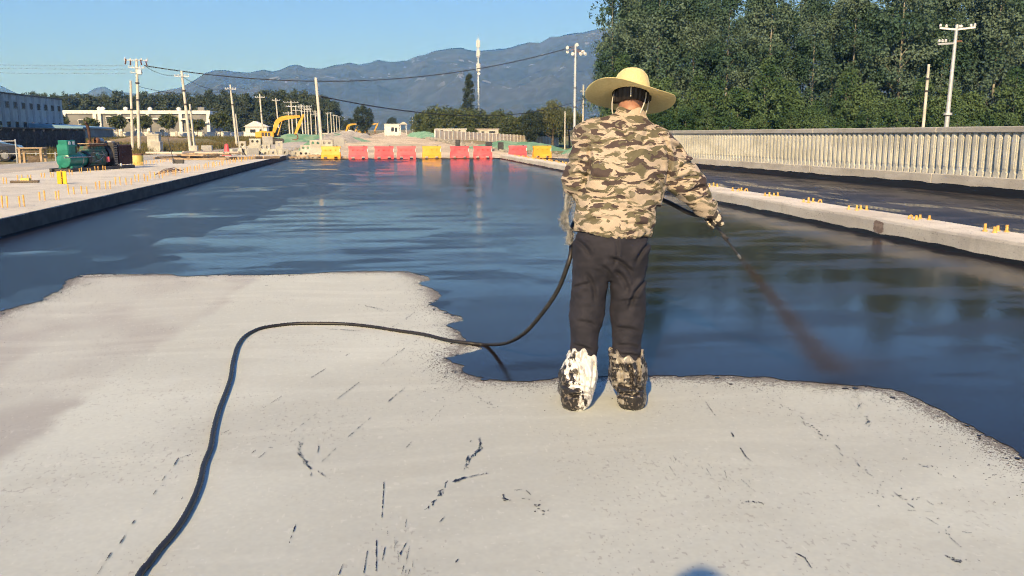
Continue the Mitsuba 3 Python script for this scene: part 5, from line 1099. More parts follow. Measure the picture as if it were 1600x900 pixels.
# generator set: skid along the slab, near end to the left
GA, GB = np.array([-9.95, 29.3]), np.array([-8.80, 33.5]); gu = unit(np.append(GB - GA, 0)); gv = np.array([-gu[1], gu[0], 0]); GO = np.append(GA, SLAB_Z) + gv * .45
GM = np.eye(4); GM[:3, 0], GM[:3, 1], GM[:3, 2], GM[:3, 3] = gu * .84, gv * .8, np.array([0, 0, .8]), GO + gu * .75 - gv * .28; GP = T(GM.tolist())
gen = thing('generator_set', 'large diesel generator with green alternator and engine and a dark radiator on the left slab', 'generator')
def gpart(name, m, mat, parent=gen, **k): return obj(name, m, mat, parent, place=GP, **k)
sk = MB(); [sk.box((2.15, s * .40, .07), (4.5, .12, .14), bev=.01) for s in (-1, 1)]; [sk.box((x_, 0, .07), (.12, .68, .10)) for x_ in (.1, 1.3, 2.6, 3.6, 4.25)]
gpart('skid', sk, 'dark_metal')
alt = gpart('alternator', MB().lathe([(0, 0), (.22, .0), (.30, .04), (.315, .12), (.315, 1.05), (.28, 1.12), (.25, 1.3), (.20, 1.35), (0, 1.35)], 22, (.12, 0, .45), rot=RX90), 'green_paint', smooth=35)
gpart('band', MB().lathe([(.318, 0), (.322, .01), (.322, .05), (.318, .06)], 22, (.95, 0, .45), rot=RX90), 'steel', alt)
gpart('rail', MB().tube([(-.25, -.335, .56), (1.65, -.335, .56)], .022, 8), 'steel', alt)
for s in (-1, 1): gpart('foot', MB().box((.6, s * .24, .17), (.7, .12, .12), bev=.01), 'green_paint', alt)
cb = gpart('control_box', MB().box((.42, -.02, .86), (.62, .46, .40), bev=.015), 'green_paint')
gpart('cabinet', MB().box((.42, -.02, 1.10), (.55, .38, .28), bev=.015).box((.42, -.215, 1.10), (.50, .012, .23), bev=.004), 'green_paint', cb)
for x_ in (.30, .54): gpart('gauge', MB().box((x_, -.224, 1.11), (.15, .02, .15), bev=.006), 'white_paint', cb)
gpart('door', MB().box((.36, -.258, .86), (.40, .02, .32), bev=.006), 'green_paint', cb); gpart('slot', MB().box((.64, -.256, .86), (.08, .018, .26), bev=.004), 'window_glass', cb)
eng = gpart('engine', MB().box((2.1, 0, .50), (1.35, .52, .50), bev=.05).box((2.1, 0, .80), (1.25, .42, .16), bev=.04).box((2.1, 0, .24), (1.15, .40, .14), bev=.03), 'green_engine')
for k in range(6):
    x_ = 1.60 + k * .20; gpart('cylinder_head', MB().box((x_, 0, .93), (.16, .36, .12), bev=.02), 'green_engine', eng); gpart('injector', MB().tube([(x_, -.12, .95), (x_, -.15, 1.06)], .018, 6), 'steel', eng)
gpart('side_cover', MB().lathe([(0, 0), (.16, 0), (.17, .03), (.12, .06), (0, .06)], 16, (2.05, -.26, .58), rot=rotm([1, 0, 0], 90)), 'green_engine', eng, smooth=35)
for x_ in (1.62, 2.45): gpart('hand_hole', MB().box((x_, -.27, .42), (.26, .03, .20), bev=.01), 'green_engine', eng)
gpart('filter', MB().lathe([(0, 0), (.075, .01), (.085, .04), (.085, .20), (.05, .25), (0, .25)], 12, (2.62, -.32, .30)), 'red_plastic', eng, smooth=35)
gpart('filter', MB().lathe([(0, 0), (.065, .01), (.07, .04), (.07, .20), (.04, .24), (0, .24)], 12, (1.48, -.30, .38)), 'dark_metal', eng, smooth=35)
gpart('coupling', MB().lathe([(.30, 0), (.33, .02), (.33, .16), (.30, .18), (.1, .18)], 20, (1.36, 0, .46), rot=RX90), 'dark_metal', eng, smooth=35)
gpart('manifold', MB().tube([(1.55, -.20, 1.03), (2.75, -.20, 1.03)], .055, 10).tube(smoothline([(1.9, -.1, 1.05), (1.9, .0, 1.16), (2.0, .05, 1.18)], 8), .06, 8), 'rust', eng, smooth=40)
gpart('tray', MB().box((2.0, -.02, 1.085), (1.05, .50, .04), bev=.008), 'timber', eng)
gpart('turbocharger', MB().lathe([(.05, -.1), (.13, -.08), (.15, 0), (.13, .08), (.05, .1)], 14, (2.35, -.05, 1.20), rot=RX90), 'rust', eng, smooth=35)
gpart('air_cleaner', MB().lathe([(0, 0), (.13, 0), (.14, .03), (.14, .34), (.13, .36), (0, .36)], 16, (2.50, .06, 1.18), rot=RX90), 'steel', eng, smooth=35)
for a_, b_ in (((1.7, -.29, .72), (2.6, -.29, .66)), ((1.75, -.30, .35), (2.4, -.31, .60)), ((2.3, -.28, .78), (2.7, -.30, .42))): gpart('fuel_line', MB().tube(smoothline([a_, (np.array(a_) + b_) / 2 + [0, -.03, -.05], b_], 8), .014, 6), 'steel', eng)
gpart('exhaust_pipe', MB().tube(smoothline([(1.98, 0, 1.16), (1.96, 0, 1.5), (1.90, 0, 1.78), (1.80, 0, 1.92), (1.72, -.02, 1.96)], 14), [.045] * 3 + [.058] * 6 + [.045] * 5, 12, cap=True), 'pipe_brown', smooth=40)
rad = gpart('radiator', MB().box((3.08, 0, .64), (.26, .84, .98), bev=.02), 'dark_metal')
gpart('radiator_guard', MB().lathe([(.30, 0), (.36, .06), (.38, .20), (.36, .22)], 20, (2.78, 0, .62), rot=RX90), 'dark_metal', rad, smooth=35)
for k in range(9): gpart('guard_bar', MB().box((3.08 - .0, -.425, .24 + k * .095), (.22, .012, .03)), 'steel', rad)
gpart('filler_cap', MB().lathe([(.05, 0), (.05, .06), (.0, .07)], 10, (3.08, 0, 1.13)), 'steel', rad)
gpart('fan_belt', MB().tube(smoothline([(2.74, -.05, .75), (2.74, -.22, .55), (2.74, -.05, .34), (2.74, .1, .55), (2.74, -.05, .75)], 20), .016, 6), 'black_rubber', eng)
tk = gpart('fuel_tank', MB().box((3.82, 0, .60), (.98, .86, .84), bev=.02), 'maroon_metal')
for k in range(12): gpart('rib', MB().box((3.40 + k * .075, -.436, .60), (.03, .016, .78)), 'maroon_metal', tk)
gpart('tank_cap', MB().lathe([(.06, 0), (.06, .10), (.0, .11)], 10, (4.1, .1, 1.02)), 'dark_metal', tk); gpart('top_box', MB().box((3.45, .05, 1.10), (.26, .3, .16), bev=.01), 'cream_panel', tk)
gpart('drain_tap', MB().box((3.30, -.47, .17), (.09, .07, .13), bev=.01), 'white_paint', rad)

drum = thing('paint_drum', 'dented yellow drum with a rusty rim to the right of the generator', 'drum')
obj('body', MB().lathe([(0, 0), (.185, 0), (.195, .02), (.20, .14), (.207, .15), (.20, .16), (.205, .30), (.212, .31), (.205, .32), (.20, .42), (.18, .42)], 24, (-9.15, 36.2, SLAB_Z)), 'drum_paint', drum, smooth=35)
obj('rim', MB().lathe([(.19, .385), (.214, .39), (.214, .435), (.195, .44), (.0, .42)], 24, (-9.15, 36.2, SLAB_Z)), 'rust', drum, smooth=35)
rod = thing('marker_rod', 'thin dark rod standing upright on the slab right of the yellow drum', 'rod')
obj('shaft', MB().tube([(-8.25, 38.2, SLAB_Z), (-8.45, 38.2, SLAB_Z + 1.15)], .014, 6), 'dark_metal', rod)
obj('base', MB().box((-8.1, 38.3, SLAB_Z + .08), (.45, .12, .16), bev=.02), 'dark_metal', rod)
yb = thing('folded_plate', 'bright yellow folded metal plate standing on the slab before the generator', 'metal plate')
for s, a_ in ((-1, 18), (1, -14)): obj('leaf', MB().box((-7.46 + s * .055, 22.6, SLAB_Z + .15), (.11, .02, .30), rz=a_, bev=.004), 'yellow_bright', yb)
obj('crease', MB().box((-7.46, 22.587, SLAB_Z + .145), (.014, .02, .28)), 'rust', yb)
def debris(name, label, cat, parts):
    k = thing(name, label, cat)
    for c, s, rz, mt in parts: obj('board', MB().box(c, s, rz=rz, bev=.006), mt, k)
debris('scrap_board', 'dark scrap of board lying on the slab at the far left', 'board', [((-8.55, 23.3, SLAB_Z + .03), (.62, .20, .05), 12, 'timber_dark'), ((-8.55, 23.35, SLAB_Z + .08), (.25, .08, .07), -20, 'drum_paint')])
debris('board_pile', 'heap of loose boards and planks lying on the far part of the slab', 'board pile',
       [((-8.9 + R.uniform(-1.3, 1.3), 46 + R.uniform(-3, 4), SLAB_Z + .05 + .09 * (k % 4)), (R.uniform(.9, 2.6), R.uniform(.12, .3), R.uniform(.05, .09)), R.uniform(-35, 60), ('timber', 'timber_dark', 'timber', 'cream_panel')[k % 4]) for k in range(22)])
debris('plank_row', 'short row of planks and sleepers lying near the edge of the slab', 'planks', [((-7.2 + .35 * k, 43.5 + .35 * k, SLAB_Z + .07), (.55, .22, .12), 40 + 8 * (k % 3), ('timber', 'timber_dark', 'timber')[k % 3]) for k in range(7)])
wr = MB()
for k in range(7):
    a = np.array([-6.4, 27.0 + k * .25, SLAB_Z + .02]); wr.tube(smoothline([a, a + [.2, .3, .10 + .05 * (k % 2)], a + [.25, .9, .03], a + [.1 + .1 * (k % 3), 1.3, .05]], 10), .010, 5)
obj('bent_wire', wr, 'rust', label='tangle of rusty bent wire near the edge of the left slab', cat='wire')
cone = thing('traffic_cone', 'small red cone standing on the far end of the left slab', 'traffic cone')
cx, cy = -8.45, 52.5
obj('body', MB().lathe([(.20, .04), (.17, .12), (.13, .42), (.10, .62), (.05, .66), (.0, .67)], 16, (cx, cy, SLAB_Z)), 'red_plastic', cone, smooth=35); obj('base', MB().box((cx, cy, SLAB_Z + .025), (.46, .46, .05), bev=.01), 'red_plastic', cone)
lb = thing('leaning_board', 'pale triangular board leaning beside the red cone', 'board'); obj('panel', MB().beam((cx + .35, cy, SLAB_Z + .02), (cx + .95, cy + .1, SLAB_Z + .55), .5, .03), 'cream_panel', lb); obj('prop', MB().beam((cx + 1.0, cy + .2, SLAB_Z), (cx + .75, cy + .1, SLAB_Z + .52), .05), 'dark_metal', lb)

# left roadside: table, car, crates, cabinets
tb = thing('work_table', 'rough wooden work table on four legs beside the grey road', 'table'); tx, ty, tz = -17.85, 50.0, float(rise(-18, 50)) + .05
obj('top', MB().box((tx, ty, tz + .80), (1.25, .75, .07), bev=.01), 'timber', tb)
for sx in (-1, 1):
    for sy in (-1, 1): obj('leg', MB().box((tx + sx * .52, ty + sy * .30, tz + .39), (.11, .11, .76)), 'timber', tb)
obj('rail', MB().box((tx, ty - .30, tz + .62), (1.0, .05, .10)), 'timber_dark', tb); obj('box', MB().box((tx + .05, ty + .15, tz + .22), (.6, .4, .4), bev=.02), 'timber_dark', tb)
fp = thing('wire_fence', 'post and rail barrier of thin rods behind the work table', 'fence')
for k in range(6): obj('post', MB().tube([(-20.6 + k * 1.0, 52.6, tz - .1), (-20.6 + k * 1.0, 52.6, tz + (1.25 if k < 2 else .55))], .035, 6), 'galvanised', fp)
obj('rail', MB().tube([(-23, 52.6, tz + 1.1), (-19.6, 52.6, tz + 1.15)], .02, 6).tube([(-20.6, 52.6, tz + .45), (-15.6, 52.6, tz + .48)], .02, 6), 'galvanised', fp)
car = thing('parked_car', 'dark blue parked car half out of the picture at the left edge', 'car')
def car_body():
    prof = [(-2.15, .30), (-2.2, .62), (-2.05, .88), (-1.35, .98), (-.75, 1.40), (.55, 1.45), (1.25, 1.02), (2.0, .90), (2.2, .70), (2.2, .32)]
    P = sg.Polygon(prof).buffer(.06).buffer(-.06); g = trimesh.creation.extrude_polygon(P, 1.7, engine='earcut'); v = np.array(g.vertices); v = np.stack([v[:, 0], v[:, 2] - .85, v[:, 1]], 1)
    t = np.clip((v[:, 2] - .9) / .5, 0, 1); v[:, 1] *= 1 - .16 * t; return trimesh.Trimesh(v, g.faces[:, ::-1], process=False)
CPm = at(-22.6, 55.5, tz - .02, 12); obj('body', car_body(), 'car_paint', car, place=CPm, smooth=30)
for nm, P in (('side_window', [(-1.15, 1.0), (-.72, 1.33), (.48, 1.37), (1.0, 1.02)]),):
    for s in (-1, 1):
        g = trimesh.creation.extrude_polygon(sg.Polygon(P), .02, engine='earcut'); v = np.array(g.vertices); obj(nm, trimesh.Trimesh(np.stack([v[:, 0], s * (.80 - .10 * (v[:, 1] - 1.0) / .4) + v[:, 2] * s, v[:, 1]], 1), g.faces, process=False), 'window_glass', car, place=CPm)
for x_ in (-1.35, 1.35):
    for s in (-1, 1):
        w = obj('wheel', MB().lathe([(.18, -.1), (.31, -.1), (.33, -.05), (.33, .05), (.31, .1), (.18, .1)], 20, (x_, s * .80, .33), rot=RY90), 'black_rubber', car, place=CPm, smooth=30); obj('hub', MB().lathe([(0, -.06), (.19, -.06), (.19, .06), (0, .06)], 14, (x_, s * .84, .33), rot=RY90), 'steel', w, place=CPm)
obj('headlight', MB().box((2.12, -.55, .72), (.12, .34, .16), bev=.03), 'lamp_white', car, place=CPm); obj('tail_light', MB().box((-2.14, -.6, .75), (.10, .26, .16), bev=.02), 'red_plastic', car, place=CPm)
sgn = thing('white_board', 'blank white board on a post above the parked car at the left edge', 'sign'); obj('panel', MB().box((-22.9, 53.5, tz + 1.45), (.9, .05, .5), bev=.006), 'white_paint', sgn); obj('post', MB().tube([(-22.9, 53.54, tz - .1), (-22.9, 53.54, tz + 1.5)], .03, 6), 'galvanised', sgn)
def cab(name, label, x, y, w, d, h, mat, cat='cabinet', cap=True):
    k = thing(name, label, cat); z = float(rise(x, y)) + .03; obj('body', MB().box((x, y, z + h / 2 - .05), (w, d, h + .1), bev=.02), mat, k)
    if cap: obj('lid', MB().box((x, y, z + h + .051), (w + .12, d + .12, .10), bev=.02), mat, k)
    obj('door', MB().box((x - .02, y - d / 2 - .012, z + h * .52), (w * .72, .02, h * .74), bev=.006), mat, k); return k
cab('brick_kiosk', 'square pale kiosk at the foot of the switchgear pole', -18.9, 80.5, .95, .9, 1.45, 'concrete_pale', 'kiosk')
cab('junction_box', 'lower pale box with a dark side in front of the kiosk', -17.9, 77.0, .75, 1.0, .95, 'concrete_pale', 'box', False)
cab('concrete_post', 'pale square concrete stub at the roadside left of the grey block', -13.2, 68.0, .45, .45, .72, 'concrete_pale', 'concrete block', False)
cab('grey_block', 'square grey concrete block at the roadside', -12.5, 69.0, .75, .6, .72, 'concrete_grey', 'concrete block', False)
cab('grey_block', 'grey concrete block left of the hollow block pile', -8.9, 64.0, .72, .6, .74, 'concrete_grey', 'concrete block', False)
gl = thing('green_trough', 'long dark green kerb trough along the far edge of the grey road', 'trough')
for k in range(7): obj('section', MB().beam((-15.4 + k * .95, 71 + .1 * k, float(rise(-14, 71)) + .16), (-14.5 + k * .95, 71.1 + .1 * k, float(rise(-14, 71)) + .16), .35, .32, bev=.03), 'green_engine', gl)
# ---------------------------------------------------------------- road end: barriers, hollow blocks, excavators, netted spoil
def barrier_mesh(L=1.12, h=.74):
    P = [(-.23, 0), (-.23, .14), (-.15, .24), (-.105, h - .03), (-.08, h), (.08, h), (.105, h - .03), (.15, .24), (.23, .14), (.23, 0)]
    cs = m3.CrossSection([P[::-1]]); M = m3.Manifold.extrude(cs, L, 0).rotate([90, 0, 90]).translate([-L / 2, 0, 0])           # along x
    cut = lambda s, c: m3.Manifold.cube(s, True).translate(c)
    for x in (-.30, .30): M -= cut([.20, 1, .16], [x, 0, .06])
    for x in (-.30, 0, .30): M -= m3.Manifold.cylinder(1, .045, .045, 14, True).rotate([90, 0, 0]).translate([x, 0, .50]) ^ cut([2, .34, 2], [0, -.22, .5])
    for x in (-.30, 0, .30): M -= m3.Manifold.cylinder(.5, .085, .05, 14, True).rotate([-90, 0, 0]).translate([x, -.33, .50])
    for s in (-1, 1): M -= cut([.06, .5, .22], [s * L / 2, 0, .50])
    M -= m3.Manifold.cylinder(.1, .05, .05, 12, True).translate([.35, 0, h])
    return M
BM = {}
BARS = [(-2.73, 53.65, 'yellow', 'yellow plastic water barrier in front of the stacked hollow blocks, leftmost of the row'), (-1.16, 53.45, 'red', 'red plastic barrier next to the leftmost yellow one'),
        (.35, 53.3, 'red', 'red plastic barrier at the middle of the dirt road, second red from the left'), (1.66, 53.3, 'red', 'red plastic barrier just left of the middle yellow barrier'), (3.17, 53.75, 'yellow', 'orange-yellow barrier between two red pairs in mid row'),
        (4.84, 53.7, 'red', 'red plastic barrier just right of the middle yellow barrier'), (6.22, 53.55, 'red', 'red plastic barrier against the end of the long kerb'), (8.60, 55.2, 'red', 'red plastic barrier standing behind the long kerb, right of its end'), (9.9, 53.9, 'yellow', 'bright yellow barrier at the right end of the row beyond the kerb')]
for x, y, c, lab in BARS:
    k = thing('water_barrier', lab, 'barrier'); mt = c + '_plastic'; a = R.uniform(-5, 5)
    if c not in BM: BM[c] = (mikit.ply(MB().man(barrier_mesh()).mesh(), mt, 25), mikit.ply(MB().lathe([(.05, 0), (.055, .02), (.04, .035), (0, .035)], 12, (.35, 0, .735)).mesh(), 'dark_metal'), mikit.ply(MB().box((.535, -.135, .5), (.03, .03, .18)).mesh(), 'lamp_white'))
    z = .06 if y > 53.3 else .0; z = float(rise(x, y)) + .13
    for nm, d in zip(('body', 'filler_cap', 'reflector'), BM[c]): obj(nm, d, None, k, place=at(x, y, z, a))
# far end sill of the deck
obj('deck_sill', MB().box((.5, 53.36, -.155), (11.2, .2, .30), bev=.02), 'concrete_kerb', label='low rough concrete sill at the far end of the deck', kind='structure')

def block_mesh(w, d, h, holes, r):
    M = m3.Manifold.cube([w, d, h], True).translate([0, 0, h / 2])
    for x in holes: M -= m3.Manifold.cylinder(d * 3, r, r, 16, True).scale([1, 1, 1.0]).rotate([90, 0, 0]).translate([x, 0, h * .55])
    return MB().man(M).mesh()
HB = {'a': mikit.ply(block_mesh(.68, .5, .37, (-.15, .15), .085), 'concrete_pale'), 'b': mikit.ply(block_mesh(.68, .5, .37, (), .08), 'concrete_pale'), 'c': mikit.ply(block_mesh(.44, .5, .48, (0,), .085), 'concrete_pale'), 'd': mikit.ply(block_mesh(.62, .42, .52, (), .1), 'concrete_grey')}
def hollow(kind, x, y, z, rz, label, group): k = obj('concrete_block', HB[kind], None, label=label, cat='concrete block', group=group, place=at(x, y, z, rz))
zs = float(rise(-3.5, 56)) + .10
for lv, row in enumerate((('a', 'a'), ('b', 'b'), ('a', 'a', 'd'))):
    for q, kd in enumerate(row): hollow(kd, -3.75 + q * .70 + R.uniform(-.01, .01), 56.0 + R.uniform(-.02, .02), zs + lv * .372, R.uniform(-1.5, 1.5), 'hollow pale concrete block in the neat stack behind the leftmost yellow barrier', 'hollow blocks stacked behind the yellow barrier')
for (kd, x, y, z, a) in (('a', -7.9, 58.2, 0, 3), ('c', -8.55, 58.0, 0, -12), ('a', -7.15, 58.4, 0, -4), ('c', -6.55, 58.1, 0, 10), ('b', -7.7, 58.3, .372, 5), ('a', -7.05, 58.4, .372, 0), ('c', -8.4, 58.2, .482, 4), ('a', -7.6, 58.3, .744, -3), ('d', -6.9, 58.5, .744, 8), ('c', -6.2, 58.5, 0, 0), ('c', -6.2, 58.5, .482, 6), ('d', -7.7, 57.5, 0, 24), ('c', -5.9, 57.6, 0, 40), ('c', -8.9, 57.3, 0, -30)):
    hollow(kd, x, y, (SLAB_Z - .1 if y < 54 else float(rise(x, y)) + .18) + z, a, ('pale concrete block on the ground in the jumbled pile at the slab end' if z < .1 else 'pale concrete block set on others in the jumbled pile at the slab end' if z < .7 else f'topmost pale concrete block of the jumbled pile, its {"left" if x < -7.2 else "right"} one'), 'blocks of the jumbled pile')
for (x, y, a) in ((-4.9, 60.5, 10), (-4.5, 60.3, -5), (-5.3, 60.8, 15), (-4.7, 60.6, 0)):
    hollow('a', x, y, float(rise(x, y)) + .12 + (.372 if a == 0 else 0), a, 'pale hollow block in the small heap before the green netting', 'blocks before the green netting')

def mound(name, x, y, rx, ry, h, rz, mat, label, seed, cat='netted mound'):
    n = 34; a = np.linspace(-1.12, 1.12, n); U, W = np.meshgrid(a, a, indexing='ij'); q = np.clip(1 - U**2 - W**2, 0, None); c, s = math.cos(math.radians(rz)), math.sin(math.radians(rz))
    nz = meshkit.fbm(np.stack([U * 3, W * 3, U * 0], -1), 4, seed); X = x + U * rx * c - W * ry * s; Y = y + U * rx * s + W * ry * c
    Z = rise(X, Y) - .06 + h * q ** .8 * (.55 + .9 * nz) + .10 * (meshkit.fbm(np.stack([U * 14, W * 14, U * 0], -1), 2, seed + 3) - .5) * (q > 0)
    i = np.arange(n * n).reshape(n, n); f = np.stack([i[:-1, :-1], i[1:, :-1], i[1:, 1:], i[:-1, 1:]], -1).reshape(-1, 4); v = np.stack([X, Y, Z], -1).reshape(-1, 3)
    return obj(name, MB().add(v, f), mat, smooth=30, label=label, cat=cat)
mound('netted_mound', -8.8, 131, 8.5, 4.0, 1.3, -6, 'green_net', 'long low spoil heap under green netting below the excavator arm', 3)
mound('netted_mound', -4.6, 68, 1.5, 1.2, 1.0, 0, 'green_net', 'small dark green netted heap left of the stacked hollow blocks', 5)
mound('netted_mound', 10.6, 215, 3.0, 38, 1.5, 2, 'green_net', 'long green netted bank along the right side of the dirt road', 7)
mound('netted_mound', 13.5, 88, 5.5, 2.4, .8, 0, 'green_net', 'low green netted heap behind the right-hand red barriers', 9)
mound('netted_mound', 17.6, 70, 3.2, 2.6, 1.0, 0, 'green_net', 'green netted heap at the right end of the barrier row beside the worker', 11)
mound('spoil_heap', -6.4, 140, 4.5, 24, 1.3, 3, 'rubble_stone', 'grey gravel spoil heap left of the dirt road', 13, 'spoil heap')
mound('spoil_heap', -6.0, 210, 4.5, 36, 1.5, 4, 'rubble_stone', 'farther grey spoil heap along the left of the dirt road', 17, 'spoil heap')
mound('spoil_heap', 9.7, 92, 1.4, 6, .6, 6, 'dust_road', 'sandy ridge of earth along the right of the dirt road', 19, 'spoil heap')
mound('spoil_heap', -27, 118, 9, 5, 1.0, 0, 'earth', 'low brown earth heap in the field behind the leaning poles', 23, 'spoil heap')
def rubble(n, seed):
    r = np.random.default_rng(seed); m = MB(); ico = trimesh.creation.icosphere(subdivisions=0); 
    for k in range(n):
        y = 55 + 120 * r.uniform() ** 1.6; side = r.uniform() < .6
        x = (np.interp(y, [53, 70, 110, 200], [-5.6, -5.2, -4.2, -3]) - abs(r.normal(0, 1.3))) if side else (np.interp(y, [53, 70, 110, 200], [11.5, 10.4, 9, 8.5]) + abs(r.normal(0, 1.0)))
        s = r.uniform(.05, .26) * (1 if y < 100 else 1.6); v = np.asarray(ico.vertices) * r.uniform(.6, 1.1, 3) * s * (1 + r.normal(0, .12, (12, 1)))
        m.add(v + [x, y, float(rise(x, y)) + .08 + s * .25], ico.faces)
    return m
obj('rubble', rubble(900, 4), 'rubble_stone', label='broken stones and rubble scattered along both sides of the dirt road', kind='stuff')
rb = MB(); r_ = np.random.default_rng(8); ico = trimesh.creation.icosphere(subdivisions=0)
for k in range(90):
    x = r_.uniform(-5.2, -1.8); s = r_.uniform(.04, .15); v = np.asarray(ico.vertices) * r_.uniform(.5, 1.2, 3) * s; rb.add(v + [x, 53.6 + abs(r_.normal(0, .5)), .03 + s * .3], ico.faces)
obj('rubble', rb, 'rubble_stone', label='small heap of broken concrete at the far left corner of the deck', kind='stuff')
for k in range(5):
    x = (-4.6, -4.0, -3.5, -4.9, -3.1)[k]; bp = obj('loose_plank', MB().box((x, 53.75 + .12 * k, .12 + .05 * (k % 3)), (1.3, .18, .06), rz=R.uniform(-25, 15), bev=.006), 'timber', label='loose plank on the rubble at the far left corner of the deck', cat='plank', group='planks at the far left corner of the deck')

# excavators
def excavator(x, y, rz, s, label, boom=((.2, 1.9), (1.35, 4.15), (4.9, 4.75)), stick=(5.5, 5.1), tip=(3.9, 1.6)):
    k = thing('excavator', label, 'excavator'); P = at(x, y, float(rise(x, y)) + .05, rz, s); o = lambda n, m, mt, par=k, **q: obj(n, m, mt, par, place=P, **q)
    for sy in (-1, 1):
        poly = sg.LineString([(-1.55, .45), (1.55, .45)]).buffer(.42); g = trimesh.creation.extrude_polygon(poly, .55, engine='earcut'); v = np.array(g.vertices)
        t = o('track', trimesh.Trimesh(np.stack([v[:, 0], v[:, 2] - .275 + sy * 1.05, v[:, 1]], 1), g.faces, process=False), 'dark_metal'); 
        for q in range(10): o('track_shoe', MB().box((-1.5 + q * .33, sy * 1.05, .885), (.22, .6, .05)), 'dark_metal', t)
    o('carriage', MB().lathe([(.6, .5), (.85, .6), (.85, .95), (.7, 1.0)], 20, (0, 0, 0)).box((0, 0, .55), (1.6, 1.7, .35)), 'dark_metal')
    h = o('house', MB().box((-1.05, .0, 1.55), (2.7, 2.4, 1.05), bev=.10), 'yellow_paint'); o('counterweight', MB().box((-2.5, 0, 1.5), (.75, 2.4, 1.1), bev=.2), 'yellow_paint', h)
    o('engine_hood', MB().box((-1.6, -.1, 2.12), (1.2, 1.6, .14), bev=.04), 'yellow_paint', h); o('exhaust_stack', MB().tube([(-1.9, .5, 2.1), (-1.9, .5, 2.6)], .07, 8), 'dark_metal', h)
    for q in range(3): o('grille', MB().box((-.5 - q * .55, -1.205, 1.6), (.4, .03, .6)), 'dark_metal', h)
    c = o('cab', MB().box((.75, .72, 1.9), (1.25, .95, 1.55), bev=.08), 'dark_metal'); o('window', MB().box((.85, .235, 2.15), (.95, .03, .85)), 'window_glass', c); o('window', MB().box((1.385, .72, 2.1), (.03, .75, 1.0)), 'window_glass', c)
    def arm(name, pts, w, th, par=k):
        pts = np.array(pts, float); L = smoothline([(a, 0, b) for a, b in pts], 16); n = np.array(th); m = MB(); t = np.interp(np.linspace(0, 1, 16), np.linspace(0, 1, len(n)), n)
        d = np.gradient(L, axis=0); d /= np.linalg.norm(d, axis=1, keepdims=True); up = np.stack([-d[:, 2], 0 * d[:, 0], d[:, 0]], 1)
        V = np.vstack([np.stack([L[i] + up[i] * t[i] / 2 + [0, -w / 2, 0], L[i] + up[i] * t[i] / 2 + [0, w / 2, 0], L[i] - up[i] * t[i] / 2 + [0, w / 2, 0], L[i] - up[i] * t[i] / 2 + [0, -w / 2, 0]]) for i in range(16)])
        F = [[i * 4 + a, i * 4 + (a + 1) % 4, (i + 1) * 4 + (a + 1) % 4, (i + 1) * 4 + a] for i in range(15) for a in range(4)] + [[0, 1, 2, 3], [63, 62, 61, 60]]
        return o(name, m.add(V, F), 'yellow_paint', par)
    arm('boom', boom, .5, (.5, .78, .72, .4)); st = arm('stick', (stick, ((stick[0] + tip[0]) / 2, (stick[1] + tip[1]) / 2 + .05), tip), .36, (.3, .62, .34))
    e = np.array(boom[-1]); 
    for a_, b_, nm in (((.9, 1.4), (1.75, 3.9), 'boom_cylinder'), ((1.9, 4.6), (4.7, 5.3), 'stick_cylinder'), ((5.2, 4.6), (4.1, 2.4), 'bucket_cylinder')):
        for sy in ((-.32, .32) if nm == 'boom_cylinder' else (0,)): o(nm, MB().tube([(a_[0], sy, a_[1]), ((a_[0] * .45 + b_[0] * .55), sy, (a_[1] * .45 + b_[1] * .55))], .10, 8).tube([(a_[0], sy, a_[1]), (b_[0], sy, b_[1])], .055, 8), 'dark_metal' if nm != 'boom_cylinder' else 'yellow_paint')
    bx, bz = tip; prof = [(bx + .1, bz + .15), (bx + .5, bz - .15), (bx + .55, bz - .75), (bx + .15, bz - 1.05), (bx - .55, bz - .95), (bx - .35, bz - .85), (bx + .1, bz - .85), (bx + .35, bz - .6), (bx + .3, bz - .2), (bx - .05, bz - .05)]
    g = trimesh.creation.extrude_polygon(sg.Polygon(prof).buffer(0), .95, engine='earcut'); v = np.array(g.vertices); b = o('bucket', trimesh.Trimesh(np.stack([v[:, 0], v[:, 2] - .475, v[:, 1]], 1), g.faces, process=False), 'rust')
    for q in range(4): o('tooth', MB().box((bx - .62, -.36 + q * .24, bz - .93), (.2, .09, .07)), 'steel', b)
excavator(-13.6, 121, 4, .74, 'yellow tracked excavator with raised arm behind the jumbled block pile')
excavator(-9.3, 270, 12, .72, 'small distant yellow excavator at the left of the far end of the road')
excavator(-3.8, 275, 8, .74, 'second distant yellow excavator nearer the middle of the far end of the road')
